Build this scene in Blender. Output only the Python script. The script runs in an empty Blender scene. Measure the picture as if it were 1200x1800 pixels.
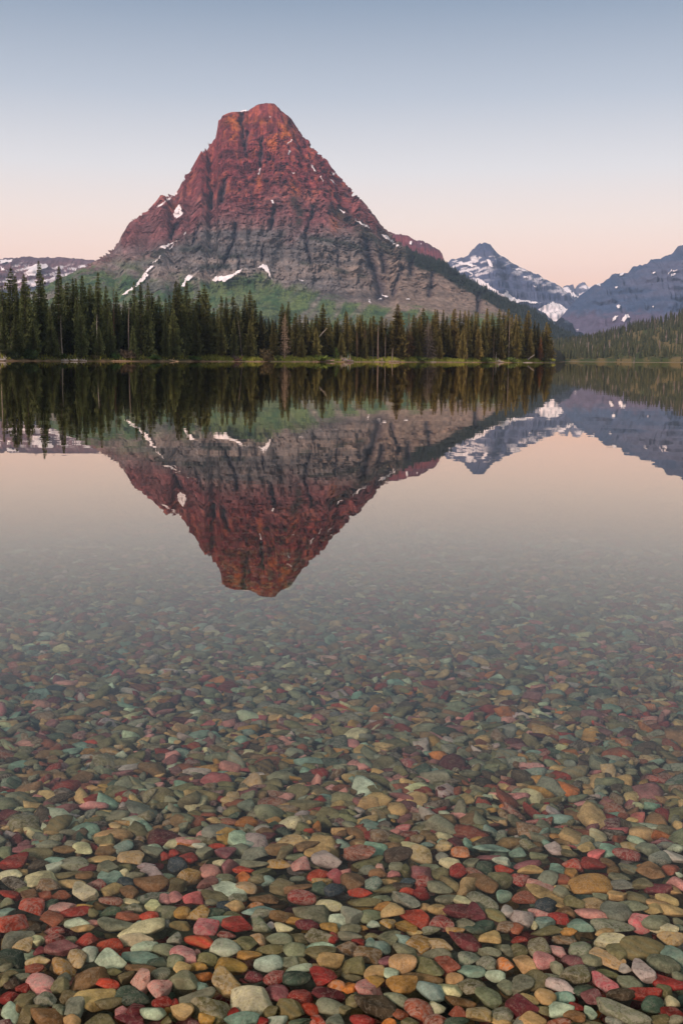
import bpy, bmesh, math, random
import numpy as np
from mathutils import Matrix, Vector

# ------------------------------------------------------------------ camera, sky, sun, exposure
SC = bpy.context.scene
COL = SC.collection
R = math.radians
FPX, CAMZ = 1900.0, 1.12                      # focal length in pixels of a 1200 x 1800 frame; eye height above the lake
cam_data = bpy.data.cameras.new('camera')
cam_data.sensor_fit = 'AUTO'; cam_data.sensor_width = 36.0; cam_data.lens = 36.0 * FPX / 1800.0
cam_data.clip_start = 0.05; cam_data.clip_end = 40000.0
cam = bpy.data.objects.new('camera', cam_data); COL.objects.link(cam)
CAMROT = Matrix.Rotation(R(90 - 8.06), 3, 'X') @ Matrix.Rotation(R(0.45), 3, 'Z')
cam.matrix_world = Matrix.Translation((0, 0, CAMZ)) @ CAMROT.to_4x4()
SC.camera = cam

def lin(c):
    return tuple((x / 255 / 12.92) if x <= 10 else (((x / 255) + 0.055) / 1.055) ** 2.4 for x in c)

SUN_EL, SUN_AZ = 25.0, 214.0                  # degrees; azimuth clockwise from +Y: behind the camera and a little to its left
world = bpy.data.worlds.new('World'); SC.world = world; world.use_nodes = True
wn, wl = world.node_tree.nodes, world.node_tree.links
wn.clear()
w_out = wn.new('ShaderNodeOutputWorld'); w_bg = wn.new('ShaderNodeBackground')
w_sky = wn.new('ShaderNodeTexSky'); w_sky.sky_type = 'NISHITA'; w_sky.sun_disc = False
w_sky.sun_elevation = R(SUN_EL); w_sky.sun_rotation = R(SUN_AZ)
w_tc = wn.new('ShaderNodeTexCoord'); w_sep = wn.new('ShaderNodeSeparateXYZ')
w_ramp = wn.new('ShaderNodeValToRGB'); w_mul = wn.new('ShaderNodeMix'); w_mix = wn.new('ShaderNodeMix')
stops = [(0.0, (250, 182, 142)), (0.055, (255, 195, 158)), (0.085, (255, 212, 185)), (0.12, (238, 214, 198)), (0.165, (212, 206, 204)),
         (0.225, (172, 177, 186)), (0.30, (125, 139, 157)), (0.45, (142, 150, 159)), (1.0, (176, 174, 171))]
el = w_ramp.color_ramp.elements
while len(el) < len(stops): el.new(0.5)
for e, (p, c) in zip(el, stops):
    e.position = p; e.color = (*lin(c), 1)
w_mul.data_type = 'RGBA'; w_mul.blend_type = 'MULTIPLY'; w_mul.inputs[0].default_value = 1.0
w_mul.inputs[7].default_value = (10, 10, 10, 1)
w_mix.data_type = 'RGBA'; w_mix.inputs[0].default_value = 0.93
wl.new(w_tc.outputs['Generated'], w_sep.inputs[0]); wl.new(w_sep.outputs['Z'], w_ramp.inputs[0])
wl.new(w_ramp.outputs[0], w_mul.inputs[6]); wl.new(w_sky.outputs[0], w_mix.inputs[6])
wl.new(w_mul.outputs[2], w_mix.inputs[7]); wl.new(w_mix.outputs[2], w_bg.inputs[0])
w_bg.inputs[1].default_value = 0.1
wl.new(w_bg.outputs[0], w_out.inputs[0])

sun_data = bpy.data.lights.new('sun', 'SUN'); sun_data.energy = 3.0; sun_data.angle = R(12); sun_data.color = (1.0, 0.75, 0.68)
sun = bpy.data.objects.new('sun', sun_data); COL.objects.link(sun)
sd = Vector((math.sin(R(SUN_AZ)) * math.cos(R(SUN_EL)), math.cos(R(SUN_AZ)) * math.cos(R(SUN_EL)), math.sin(R(SUN_EL))))
sun.rotation_euler = sd.to_track_quat('Z', 'Y').to_euler()
sun.location = (0, -20, 30)

vs = SC.view_settings
vs.view_transform = 'Standard'; vs.look = 'None'; vs.exposure = 0.5; vs.gamma = 1.0; vs.use_curve_mapping = False
SC.cycles.max_bounces = 8; SC.cycles.diffuse_bounces = 3; SC.cycles.glossy_bounces = 3
SC.cycles.transparent_max_bounces = 12; SC.cycles.volume_bounces = 1
SC.cycles.use_denoising = True
SC.cycles.use_adaptive_sampling = True; SC.cycles.adaptive_threshold = 0.01

# ------------------------------------------------------------------ projection between photograph pixels and the place
RM = np.array(CAMROT)
def project(P):
    """world points (n,3) -> pixel x, y in the 1200 x 1800 frame"""
    q = (np.asarray(P, float) - np.array([0, 0, CAMZ])) @ RM
    d = -q[:, 2]
    return 600 + FPX * q[:, 0] / d, 900 - FPX * q[:, 1] / d
def ray(px, py):
    v = np.stack([(np.asarray(px, float) - 600) / FPX, (900 - np.asarray(py, float)) / FPX, -np.ones_like(np.asarray(px, float))], -1)
    return v @ RM.T
def at_y(px, py, Y):
    d = ray(px, py); t = Y / d[..., 1]
    return d[..., 0] * t, CAMZ + d[..., 2] * t
def col_x(px, Y):
    return at_y(px, np.full_like(np.asarray(px, float), 631.0), Y)[0]
def at_z(px, py, z):
    d = ray(px, py); t = (z - CAMZ) / d[..., 2]
    return d[..., 0] * t, d[..., 1] * t
def in_poly(px, py, poly):
    inside = np.zeros(len(px), bool); n = len(poly)
    for i in range(n):
        x1, y1 = poly[i]; x2, y2 = poly[(i + 1) % n]
        if y1 == y2: continue
        c = ((y1 > py) != (y2 > py)) & (px < (x2 - x1) * (py - y1) / (y2 - y1) + x1)
        inside ^= c
    return inside
def seg_dist(px, py, pts):
    best = np.full(len(px), 1e9)
    for (x1, y1), (x2, y2) in zip(pts[:-1], pts[1:]):
        dx, dy = x2 - x1, y2 - y1; L = dx * dx + dy * dy + 1e-9
        t = np.clip(((px - x1) * dx + (py - y1) * dy) / L, 0, 1)
        best = np.minimum(best, np.hypot(px - x1 - t * dx, py - y1 - t * dy))
    return best

# ------------------------------------------------------------------ noise
RS = np.random.RandomState(7)
_PERM = RS.permutation(256); _PERM = np.concatenate([_PERM, _PERM, _PERM]); _VAL = RS.rand(256) * 2 - 1
def noise3(x, y, z):
    x, y, z = np.broadcast_arrays(np.asarray(x, float), np.asarray(y, float), np.asarray(z, float))
    xi, yi, zi = np.floor(x), np.floor(y), np.floor(z)
    fx, fy, fz = x - xi, y - yi, z - zi
    fx = fx * fx * fx * (fx * (fx * 6 - 15) + 10); fy = fy * fy * fy * (fy * (fy * 6 - 15) + 10); fz = fz * fz * fz * (fz * (fz * 6 - 15) + 10)
    xi = xi.astype(int) & 255; yi = yi.astype(int) & 255; zi = zi.astype(int) & 255
    def h(a, b, c): return _VAL[_PERM[_PERM[_PERM[(xi + a) & 255] + ((yi + b) & 255)] + ((zi + c) & 255)]]
    l = lambda a, b, t: a + (b - a) * t
    return l(l(l(h(0,0,0), h(1,0,0), fx), l(h(0,1,0), h(1,1,0), fx), fy), l(l(h(0,0,1), h(1,0,1), fx), l(h(0,1,1), h(1,1,1), fx), fy), fz)
def fbm(x, y, z, o=4, gain=0.5):
    s = 0; a = 1; n = 0
    for i in range(o):
        s = s + a * noise3(x + 17.3 * i, y - 9.1 * i, z + 5.7 * i); n += a; a *= gain; x, y, z = x * 2.03, y * 2.03, z * 2.03
    return s / n
def ridged(x, y, z, o=4, gain=0.55):
    s = 0; a = 1; n = 0
    for i in range(o):
        s = s + a * (1 - 2 * np.abs(noise3(x + 31.3 * i, y - 12.1 * i, z + 3.7 * i))); n += a; a *= gain; x, y, z = x * 2.1, y * 2.1, z * 2.1
    return s / n
def smooth(e0, e1, x):
    t = np.clip((x - e0) / (e1 - e0), 0, 1); return t * t * (3 - 2 * t)

# ------------------------------------------------------------------ object helpers
def tag(o, label=None, cat=None, group=None, kind=None):
    if label: o['label'] = label
    if cat: o['category'] = cat
    if group: o['group'] = group
    if kind: o['kind'] = kind
    return o
def link(o, parent=None):
    COL.objects.link(o)
    if parent is not None: o.parent = parent
    return o
def empty(name, loc):
    o = bpy.data.objects.new(name, None); o.location = loc; o.empty_display_size = 0.3
    return link(o)
def mesh_np(name, V, F, col=None, flat=True):
    """V (n,3), F (m,3) or (m,4) -> mesh; col (n,3|4) becomes the point colour attribute 'albedo'"""
    V = np.asarray(V, np.float32); F = np.asarray(F, np.int32)
    me = bpy.data.meshes.new(name); k = F.shape[1]
    me.vertices.add(len(V)); me.vertices.foreach_set('co', V.ravel())
    me.loops.add(F.size); me.loops.foreach_set('vertex_index', F.ravel())
    me.polygons.add(len(F)); me.polygons.foreach_set('loop_start', np.arange(0, F.size, k, dtype=np.int32))
    if not flat: me.polygons.foreach_set('use_smooth', np.ones(len(F), bool))
    else: me.polygons.foreach_set('use_smooth', np.zeros(len(F), bool))
    if col is not None:
        col = np.asarray(col, np.float32)
        if col.shape[1] == 3: col = np.concatenate([col, np.ones((len(col), 1), np.float32)], 1)
        a = me.color_attributes.new('albedo', 'FLOAT_COLOR', 'POINT'); a.data.foreach_set('color', col.ravel())
    me.update(calc_edges=True); me.validate()
    return me
def obj_np(name, V, F, mat, parent=None, col=None, flat=True):
    me = mesh_np(name, V, F, col, flat); me.materials.append(mat)
    return link(bpy.data.objects.new(name, me), parent)
def grid_faces(nr, nc):
    i = np.arange(nr - 1)[:, None] * nc + np.arange(nc - 1)[None]
    return np.stack([i, i + 1, i + nc + 1, i + nc], -1).reshape(-1, 4)

# ------------------------------------------------------------------ materials
def new_mat(name):
    m = bpy.data.materials.new(name); m.use_nodes = True; nt = m.node_tree; nt.nodes.clear()
    out = nt.nodes.new('ShaderNodeOutputMaterial'); bs = nt.nodes.new('ShaderNodeBsdfPrincipled')
    nt.links.new(bs.outputs[0], out.inputs[0])
    return m, nt, bs
def mixc(nt, blend, fac, a, b):
    n = nt.nodes.new('ShaderNodeMix'); n.data_type = 'RGBA'; n.blend_type = blend
    for i, v in ((0, fac), (6, a), (7, b)):
        if isinstance(v, (int, float)): n.inputs[i].default_value = v
        elif isinstance(v, tuple): n.inputs[i].default_value = v if len(v) == 4 else (*v, 1)
        else: nt.links.new(v, n.inputs[i])
    return n.outputs[2]
def math_n(nt, op, a, b=0.0, c=0.0):
    n = nt.nodes.new('ShaderNodeMath'); n.operation = op
    for i, v in enumerate((a, b, c)):
        if isinstance(v, (int, float)): n.inputs[i].default_value = v
        else: nt.links.new(v, n.inputs[i])
    return n.outputs[0]
def noise_n(nt, scale, detail=4, rough=0.55, vec=None, dist=0.0):
    n = nt.nodes.new('ShaderNodeTexNoise'); n.inputs['Scale'].default_value = scale; n.inputs['Detail'].default_value = detail
    n.inputs['Roughness'].default_value = rough; n.inputs['Distortion'].default_value = dist
    if vec is not None: nt.links.new(vec, n.inputs['Vector'])
    return n.outputs['Fac']
def ramp_n(nt, f, stops):
    n = nt.nodes.new('ShaderNodeValToRGB'); e = n.color_ramp.elements
    while len(e) < len(stops): e.new(0.5)
    for x, (p, c) in zip(e, stops):
        x.position = p; x.color = (c, c, c, 1) if isinstance(c, (int, float)) else (*c, 1)
    nt.links.new(f, n.inputs[0]); return n.outputs[0]
def position_n(nt):
    return nt.nodes.new('ShaderNodeNewGeometry').outputs['Position']
def attr_n(nt, name='albedo'):
    n = nt.nodes.new('ShaderNodeAttribute'); n.attribute_name = name; return n
def bump_n(nt, bs, h, strength, dist):
    b = nt.nodes.new('ShaderNodeBump'); b.inputs['Strength'].default_value = strength; b.inputs['Distance'].default_value = dist
    nt.links.new(h, b.inputs['Height']); nt.links.new(b.outputs[0], bs.inputs['Normal'])

def attr_mat(name, nscale, lo, hi, rough=0.9, spec=0.15, bump=0.0, bscale=1.0, bdist=1.0, stretch=None):
    m, nt, bs = new_mat(name)
    p = position_n(nt)
    if stretch:
        vm = nt.nodes.new('ShaderNodeVectorMath'); vm.operation = 'MULTIPLY'; vm.inputs[1].default_value = stretch
        nt.links.new(p, vm.inputs[0]); p = vm.outputs[0]
    n = noise_n(nt, nscale, 6, 0.65, p)
    v = ramp_n(nt, n, [(0.25, lo), (0.75, hi)])
    c = mixc(nt, 'MULTIPLY', 1.0, attr_n(nt).outputs['Color'], v)
    nt.links.new(c, bs.inputs['Base Color'])
    bs.inputs['Roughness'].default_value = rough; bs.inputs['Specular IOR Level'].default_value = spec
    if bump: bump_n(nt, bs, noise_n(nt, bscale, 8, 0.7, p), bump, bdist)
    return m
def plain_mat(name, c, nscale=2.0, var=0.35, rough=0.9, spec=0.15, bump=0.0):
    m, nt, bs = new_mat(name)
    n = noise_n(nt, nscale, 5, 0.6, position_n(nt))
    v = ramp_n(nt, n, [(0.25, 1 - var), (0.75, 1 + var)])
    nt.links.new(mixc(nt, 'MULTIPLY', 1.0, (*c, 1), v), bs.inputs['Base Color'])
    bs.inputs['Roughness'].default_value = rough; bs.inputs['Specular IOR Level'].default_value = spec
    if bump: bump_n(nt, bs, n, bump, 0.05)
    return m
def objcol_mat(name, nscale, lo, hi, rough=0.85, spec=0.1, randvar=0.25):
    """colour from the object's own colour, a little different on each object"""
    m, nt, bs = new_mat(name)
    oi = nt.nodes.new('ShaderNodeObjectInfo')
    n = noise_n(nt, nscale, 4, 0.6, position_n(nt))
    v = ramp_n(nt, n, [(0.3, lo), (0.7, hi)])
    c = mixc(nt, 'MULTIPLY', 1.0, oi.outputs['Color'], v)
    k = math_n(nt, 'MULTIPLY_ADD', oi.outputs['Random'], 2 * randvar, 1 - randvar)
    cc = nt.nodes.new('ShaderNodeVectorMath'); cc.operation = 'SCALE'
    nt.links.new(c, cc.inputs[0]); nt.links.new(k, cc.inputs['Scale'])
    nt.links.new(cc.outputs[0], bs.inputs['Base Color'])
    bs.inputs['Roughness'].default_value = rough; bs.inputs['Specular IOR Level'].default_value = spec
    return m

M_ROCK = attr_mat('mountain_rock', 0.09, 0.5, 1.5, 0.95, 0.1, 1.0, 0.12, 7.0, (1, 1, 1.3))
M_FARROCK = attr_mat('far_rock', 0.02, 0.7, 1.3, 0.95, 0.1, 0.8, 0.06, 10.0, (1, 1, 2.5))
M_SNOW = plain_mat('old_snow', (0.78, 0.75, 0.75), 0.05, 0.08, 0.8, 0.1)
M_LAND = attr_mat('shore_ground', 0.8, 0.65, 1.35, 0.95, 0.1, 0.5, 2.0, 0.2)
M_WOOD = plain_mat('weathered_wood', (0.26, 0.22, 0.18), 3.0, 0.3)
M_BARK = plain_mat('spruce_bark', (0.10, 0.078, 0.06), 2.0, 0.35)
M_NEEDLE = objcol_mat('spruce_needles', 0.9, 0.55, 1.5)
M_NEEDLE_MASS = attr_mat('forest_needles', 0.4, 0.6, 1.45)
M_DEAD = objcol_mat('dead_wood', 1.5, 0.7, 1.3)
M_LEAF = objcol_mat('shrub_leaves', 1.5, 0.6, 1.4)
M_GRASS = attr_mat('bank_grass', 0.6, 0.7, 1.35)

# ------------------------------------------------------------------ the lake bed and the land sheet
def bed_z(x, y):
    z = np.interp(y, [-60, -8, -1.6, 0, 2, 10, 18, 30, 60, 120, 1e5], [1.6, 0.55, 0.0, -0.06, -0.12, -0.42, -0.85, -1.7, -4.0, -7.0, -7.0])
    return z + 0.012 * noise3(np.asarray(x) * 0.8, np.asarray(y) * 0.8, 0.3)
gx = np.concatenate([-np.geomspace(9000, 6, 28), np.linspace(-5.5, 5.5, 45), np.geomspace(6, 9000, 28)])
gy = np.concatenate([-np.geomspace(7000, 2.2, 22), np.linspace(-2, 16, 73), np.geomspace(16.5, 14000, 40)])
GX, GY = np.meshgrid(gx, gy)
V = np.stack([GX, GY, bed_z(GX, GY) - 0.042], -1).reshape(-1, 3)
def bed_mat():
    m, nt, bs = new_mat('lake_bed_silt')
    p = position_n(nt); sx = nt.nodes.new('ShaderNodeSeparateXYZ'); nt.links.new(p, sx.inputs[0])
    far = nt.nodes.new('ShaderNodeMapRange'); far.inputs[1].default_value = 12; far.inputs[2].default_value = 26
    nt.links.new(sx.outputs['Y'], far.inputs[0])
    grit = ramp_n(nt, noise_n(nt, 45, 4, 0.7, p), [(0.3, (0.06, 0.052, 0.04)), (0.7, (0.20, 0.175, 0.135))])
    silt = ramp_n(nt, noise_n(nt, 1.3, 5, 0.6, p), [(0.3, (0.022, 0.024, 0.017)), (0.7, (0.042, 0.042, 0.03))])
    nt.links.new(mixc(nt, 'MIX', far.outputs[0], grit, silt), bs.inputs['Base Color'])
    bs.inputs['Roughness'].default_value = 0.95; bs.inputs['Specular IOR Level'].default_value = 0.1
    bump_n(nt, bs, noise_n(nt, 60, 4, 0.6, p), 0.6, 0.01)
    return m
tag(obj_np('ground', V, grid_faces(len(gy), len(gx)), bed_mat(), flat=False), 'sloping lake bed of brown silt and grit under the clear water', kind='structure')

# still water: a mirror at low angles, clear when looked down into
def water_mat():
    m = bpy.data.materials.new('lake_water'); m.use_nodes = True; nt = m.node_tree; nt.nodes.clear()
    out = nt.nodes.new('ShaderNodeOutputMaterial'); mx = nt.nodes.new('ShaderNodeMixShader')
    gl = nt.nodes.new('ShaderNodeBsdfGlossy'); tr = nt.nodes.new('ShaderNodeBsdfTransparent'); fr = nt.nodes.new('ShaderNodeFresnel')
    gl.inputs['Roughness'].default_value = 0.0; gl.inputs['Color'].default_value = (1.0, 0.92, 0.83, 1)
    tr.inputs['Color'].default_value = (0.985, 0.98, 0.95, 1)
    bf = nt.nodes.new('ShaderNodeNewGeometry'); io = math_n(nt, 'MULTIPLY_ADD', bf.outputs['Backfacing'], 1 / WATER_IOR - WATER_IOR, WATER_IOR)   # light is not bent at the surface, so both sides share one curve
    nt.links.new(io, fr.inputs['IOR'])
    p = position_n(nt); vm = nt.nodes.new('ShaderNodeVectorMath'); vm.operation = 'MULTIPLY'; vm.inputs[1].default_value = (0.45, 1, 1)
    nt.links.new(p, vm.inputs[0])
    h = math_n(nt, 'ADD', noise_n(nt, 0.9, 3, 0.5, vm.outputs[0]), math_n(nt, 'MULTIPLY', noise_n(nt, 0.16, 2, 0.5, vm.outputs[0]), 3.0))
    b = nt.nodes.new('ShaderNodeBump'); b.inputs['Strength'].default_value = 1.0; b.inputs['Distance'].default_value = 0.0011
    nt.links.new(h, b.inputs['Height'])
    nt.links.new(b.outputs[0], gl.inputs['Normal']); nt.links.new(b.outputs[0], fr.inputs['Normal'])
    mr = nt.nodes.new('ShaderNodeMapRange'); mr.inputs[1].default_value = 0.05; mr.inputs[2].default_value = 0.76; nt.links.new(fr.outputs[0], mr.inputs[0])
    nt.links.new(mr.outputs[0], mx.inputs[0]); nt.links.new(tr.outputs[0], mx.inputs[1]); nt.links.new(gl.outputs[0], mx.inputs[2])
    nt.links.new(mx.outputs[0], out.inputs[0])
    ab = nt.nodes.new('ShaderNodeVolumeAbsorption'); ab.inputs['Color'].default_value = (0.42, 0.50, 0.45, 1); ab.inputs['Density'].default_value = 1.8
    nt.links.new(ab.outputs[0], out.inputs['Volume'])
    return m
WATER_IOR = 1.34
tag(obj_np('lake_water', [(-4000, -30, 0), (4000, -30, 0), (4000, 4000, 0), (-4000, 4000, 0), (-4000, -30, -9), (4000, -30, -9), (4000, 4000, -9), (-4000, 4000, -9)],
    [(0, 1, 2, 3), (7, 6, 5, 4), (0, 4, 5, 1), (1, 5, 6, 2), (2, 6, 7, 3), (3, 7, 4, 0)], water_mat()),
    'still clear lake mirroring the red mountain, trees and peach sky', kind='structure')
# ------------------------------------------------------------------ mountains
def snow_part(parent, V, F, px, py, polys, lift, n_name='snow_patch'):
    """each patch of snow is a sheet of its own lying on the slope of its mountain"""
    fx, fy = px[F].mean(1), py[F].mean(1)
    vc = V - np.array([0, 0, CAMZ]); dirs = -vc / np.linalg.norm(vc, axis=1, keepdims=True)
    jx = 1.6 * noise3(fx * 0.28, fy * 0.28, 4.2); jy = 1.4 * noise3(fx * 0.28, fy * 0.28, 9.9)
    nrm = np.cross(V[F[:, 2]] - V[F[:, 0]], V[F[:, 3]] - V[F[:, 1]])
    facing = (nrm * (vc[F[:, 0]])).sum(1)
    front = facing < 0 if np.median(facing) < 0 else facing > 0
    for poly in polys:
        sel = in_poly(fx + jx, fy + jy, poly) & front
        if sel.sum() < 2: continue
        f = F[sel]; u, inv = np.unique(f, return_inverse=True)
        vv = V[u] + dirs[u] * lift + np.array([0, 0, lift * 0.4])
        inv = inv.reshape(-1, 4); ed = np.concatenate([inv[:, [0, 1]], inv[:, [1, 2]], inv[:, [2, 3]], inv[:, [3, 0]]])
        for _ in range(2):
            acc = np.zeros_like(vv); cn = np.zeros(len(vv)); np.add.at(acc, ed[:, 0], vv[ed[:, 1]]); np.add.at(acc, ed[:, 1], vv[ed[:, 0]]); np.add.at(cn, ed.ravel(), 1)
            vv = .5 * vv + .5 * acc / cn[:, None]
        obj_np(n_name, vv + dirs[u] * lift * .6, inv, M_SNOW, parent, flat=False)

def main_mountain():
    Yc = 3500.0
    X0, Z0 = at_y(466.0, 181.0, Yc)
    left = [(466,181),(450,184),(436,194),(424,196),(405,197),(392,202),(382,214),(381,240),(357,262),(342,282),(337,295),(320,315),(312,337),(303,343),(296,342),(286,341),(275,350),(262,367),
            (243,380),(231,387),(225,391),(218,405),(202,433),(169,457),(140,472),(110,487),(60,510),(10,534),(-60,570),(-140,625)]
    right = [(466,181),(485,182),(495,194),(507,202),(520,217),(530,235),(545,250),(557,267),(575,280),(585,295),(602,315),(620,335),(637,352),(655,372),(672,397),(685,408),(698,421),
             (717,437),(740,449),(763,456),(780,461),(798,474),(817,486),(833,495),(857,509),(880,521),(900,532),(920,537),(933,543),(950,553),(967,565),(983,577),(1000,585),(1040,612),(1070,630)]
    front = np.array([(0, 1.0), (55, .985), (95, .86), (150, .80), (200, .72), (320, .585), (420, .50), (455, .455), (520, .36), (560, .285), (600, .225), (760, .145), (1000, .06), (1300, -.01), (1500, -.05)])
    L = np.array(left, float); Rr = np.array(right, float)
    lx, lz = at_y(L[:, 0], L[:, 1], Yc); rx, rz = at_y(Rr[:, 0], Rr[:, 1], Yc)
    lr = np.maximum.accumulate(X0 - lx + np.arange(len(lx)) * 1e-3); rr = np.maximum.accumulate(rx - X0 + np.arange(len(rx)) * 1e-3)
    nph, nr = 880, 520
    ph = np.linspace(R(-14), R(194), nph); t = np.linspace(0, 1, nr)
    rad = 1500 * (0.55 * t + 0.45 * t ** 2.6)
    PH, RAD = np.meshgrid(ph, rad)                     # rows: radius, columns: azimuth
    cx, sy = np.cos(PH), np.sin(PH)
    wob = 1 + 0.10 * noise3(cx * 2.2, sy * 2.2, 0.7)
    def H(r):
        hl = np.interp(r, lr, lz); hr = np.interp(r, rr, rz); hf = np.interp(r * wob, front[:, 0], front[:, 1]) * Z0
        wr, wl_, wf = np.clip(cx, 0, 1) ** 2, np.clip(-cx, 0, 1) ** 2, sy ** 2
        return hl * wl_ + hr * wr + hf * wf
    x = X0 + RAD * cx; y = Yc - RAD * sy; z = H(RAD)
    # buttresses and gullies that run down the fall line, ledges along the beds of rock
    zn = np.clip(z / Z0, 0, 1)
    cliff = smooth(.18, .30, zn) * smooth(1.02, .93, zn)
    big = ridged(x / 210, y / 210, z / 900, 3); mid = ridged(x / 80 + 5, y / 80, z / 420, 4); fin = ridged(x / 28, y / 28 + 9, z / 170, 3)
    soft = fbm(x / 120, y / 120, z / 120, 4)
    edge = smooth(20, 140, RAD)
    vfin = ridged(x / 11 + 3, y / 11, z / 60, 2)
    blk = lambda n, k: (np.floor(n * k) + smooth(.0, .35, n * k - np.floor(n * k))) / k
    q1 = blk(noise3(x / 34, y / 34, z / 120) + .5 * noise3(x / 15, y / 15, z / 45), 3.0); q2 = blk(noise3(x / 13 + 7, y / 13, z / 32), 2.5)
    dr = (20 * big + 9 * mid * (0.5 + cliff) + 7 * fin * (.25 + cliff) + 4 * vfin * cliff + 10 * q1 * cliff + 7 * q2 * cliff
          - 10 * cliff * smooth(.4, .6, zn) * smooth(.78, .95, ridged(x / 46 + 11, y / 46, z / 300, 2)) - 7 * cliff * smooth(.7, .95, ridged(x / 16, y / 16 + 4, z / 60, 2))) * edge + 6 * soft
    beds = z / 34 + .03 * x / 34 + 0.45 * noise3(x / 300, y / 300, z / 120) + 0.25 * noise3(x / 40, y / 40, z / 30)
    saw = beds - np.floor(beds); b2 = z / 9.5 + .03 * x / 9.5 + .6 * noise3(x / 60, y / 60, z / 30); saw2 = b2 - np.floor(b2)
    dr += edge * cliff * ((.35 + .65 * smooth(-.5, .4, noise3(x / 90, y / 90, z / 25))) * (1 + .9 * smooth(.52, .42, zn)) * (8 * (smooth(0, .8, saw) - smooth(.86, 1, saw)) - 3 - 7 * smooth(.84, .9, saw) * smooth(1.0, .94, saw)) + 3.0 * (saw2 - .5))
    gully = ridged(x / 70, y / 70, 3.3, 3)
    z = z + (1 - cliff) * 7 * gully * smooth(0.02, .1, zn) + 2.2 * fbm(x / 14, y / 14, z / 14, 3)
    k = np.maximum(RAD, 1)
    x = x + dr * cx; y = y - dr * sy
    V = np.stack([x, y, z], -1).reshape(-1, 3)
    # bring the skyline to the surveyed one
    S = np.array(left[::-1] + right[1:], float); o = np.argsort(S[:, 0]); sxs, sys_ = S[o, 0], S[o, 1]
    for it in range(7):
        px, py = project(V)
        bins = np.arange(-140, 1071, 4.0 if it < 5 else 2.5); idx = np.digitize(px, bins)
        cur = np.full(len(bins) + 1, np.nan)
        for b in range(1, len(bins)):
            s = py[idx == b]
            if len(s): cur[b] = s.min()
        bc = np.concatenate([[bins[0]], bins + (bins[1] - bins[0]) / 2])
        ok = ~np.isnan(cur)
        curv = np.interp(bc, bc[ok], cur[ok]); tgt = np.interp(bc, sxs, sys_)
        hor = 628 + bc * 0.0079
        f = np.clip((hor - tgt + 4) / np.maximum(hor - curv + 4, 6), 0.6, 1.6)
        if it < 4: f = np.convolve(np.pad(f, 2, mode='edge'), np.ones(5) / 5, 'valid')
        elif it == 4: f = 0.4 + 0.6 * f
        else: f = 1 + (f - 1) * smooth(370, 378, bc) * smooth(450, 436, bc)
        c = np.interp(px, bc, f)
        V[:, 2] = np.where(V[:, 2] > 0, V[:, 2] * c, V[:, 2])
    px, py = project(V)
    # clefts: real grooves cut back into the face
    clefts = [([(393,318),(390,352)],4,26), ([(372,340),(370,366)],3,22), ([(415,394),(411,420)],4,24), ([(410,424),(403,440),(394,462)],3,18), ([(482,368),(474,402)],3,22),
              ([(552,360),(545,385),(537,412)],3,26), ([(538,415),(541,440),(547,462)],2.6,20), ([(462,432),(460,458)],2,14), ([(645,425),(652,465)],6,34), ([(655,470),(668,500),(670,522)],8,36),
              ([(672,450),(677,478)],4,26), ([(723,455),(722,480)],5,28), ([(704,468),(706,480)],3,18), ([(842,518),(842,548)],4,34), ([(433,232),(432,262)],3,16), ([(424,200),(427,240)],3,20), ([(460,240),(458,290)],2.5,14),
              ([(592,440),(594,470)],2,12), ([(760,480),(755,520)],3,16), ([(700,480),(690,520)],2.5,14), ([(348,400),(340,425)],2.5,16), ([(310,395),(300,420)],2.5,14), ([(420,450),(419,475)],2.5,14)]
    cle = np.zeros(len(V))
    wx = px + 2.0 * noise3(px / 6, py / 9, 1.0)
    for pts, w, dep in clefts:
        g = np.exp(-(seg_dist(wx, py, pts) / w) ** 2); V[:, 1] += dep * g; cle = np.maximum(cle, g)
    px, py = project(V)
    # rock beds, lichen, scree and plants: what the ground is made of at each place
    X, Y, Z = V.T
    nA = fbm(X / 90, Y / 90, Z / 90, 5); nB = fbm(X / 25 + 3, Y / 25, Z / 40, 4); nC = fbm(X / 300, Y / 300, Z / 20, 3); nD = noise3(X / 8, Y / 8, Z / 30)
    streak = fbm(X / 14, Y / 14, Z / 160, 4)
    red = np.array(lin((130, 64, 66))); red2 = np.array(lin((104, 52, 54))); mauve = np.array(lin((118, 88, 88)))
    grey = np.array(lin((124, 116, 110))); grey2 = np.array(lin((98, 97, 97))); buff = np.array(lin((142, 120, 100))); ochre = np.array(lin((208, 122, 52)))
    green = np.array(lin((62, 90, 58))); green2 = np.array(lin((96, 114, 70))); dark = np.array(lin((28, 40, 28))); scree = np.array(lin((122, 102, 88)))
    bnd = np.interp(px, [150, 205, 250, 300, 350, 420, 480, 540, 590, 640, 690, 800], [470, 445, 432, 428, 408, 410, 405, 412, 405, 405, 412, 430])
    wred = smooth(26, -26, py - bnd + 26 * nA + 10 * nC)[:, None]
    mixw = lambda a, b, w: a * (1 - w) + b * w
    c_red = mixw(red, red2, smooth(-.35, .45, nB + .6 * nC)[:, None]); c_red = mixw(c_red, mauve, (0.75 * smooth(300, 420, py + 60 * nA))[:, None])
    c_grey = mixw(grey, grey2, smooth(-.4, .4, nC + .5 * nB)[:, None]); c_grey = mixw(c_grey, buff, (smooth(560, 720, px + 90 * nA) * .5)[:, None])
    c = mixw(c_grey, c_red, wred)
    zs = Z + .03 * X; lay = noise3(X / 400, Y / 400, zs / 6.0) + .7 * noise3(X / 300, Y / 300, zs / 15.0)
    c = c * (1 + (.38 * wred[:, 0] + .14) * np.clip(streak * 1.6, -1, 1) + .22 * nD + (.34 - .2 * wred[:, 0]) * np.clip(lay, -1, 1))[:, None]
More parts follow.
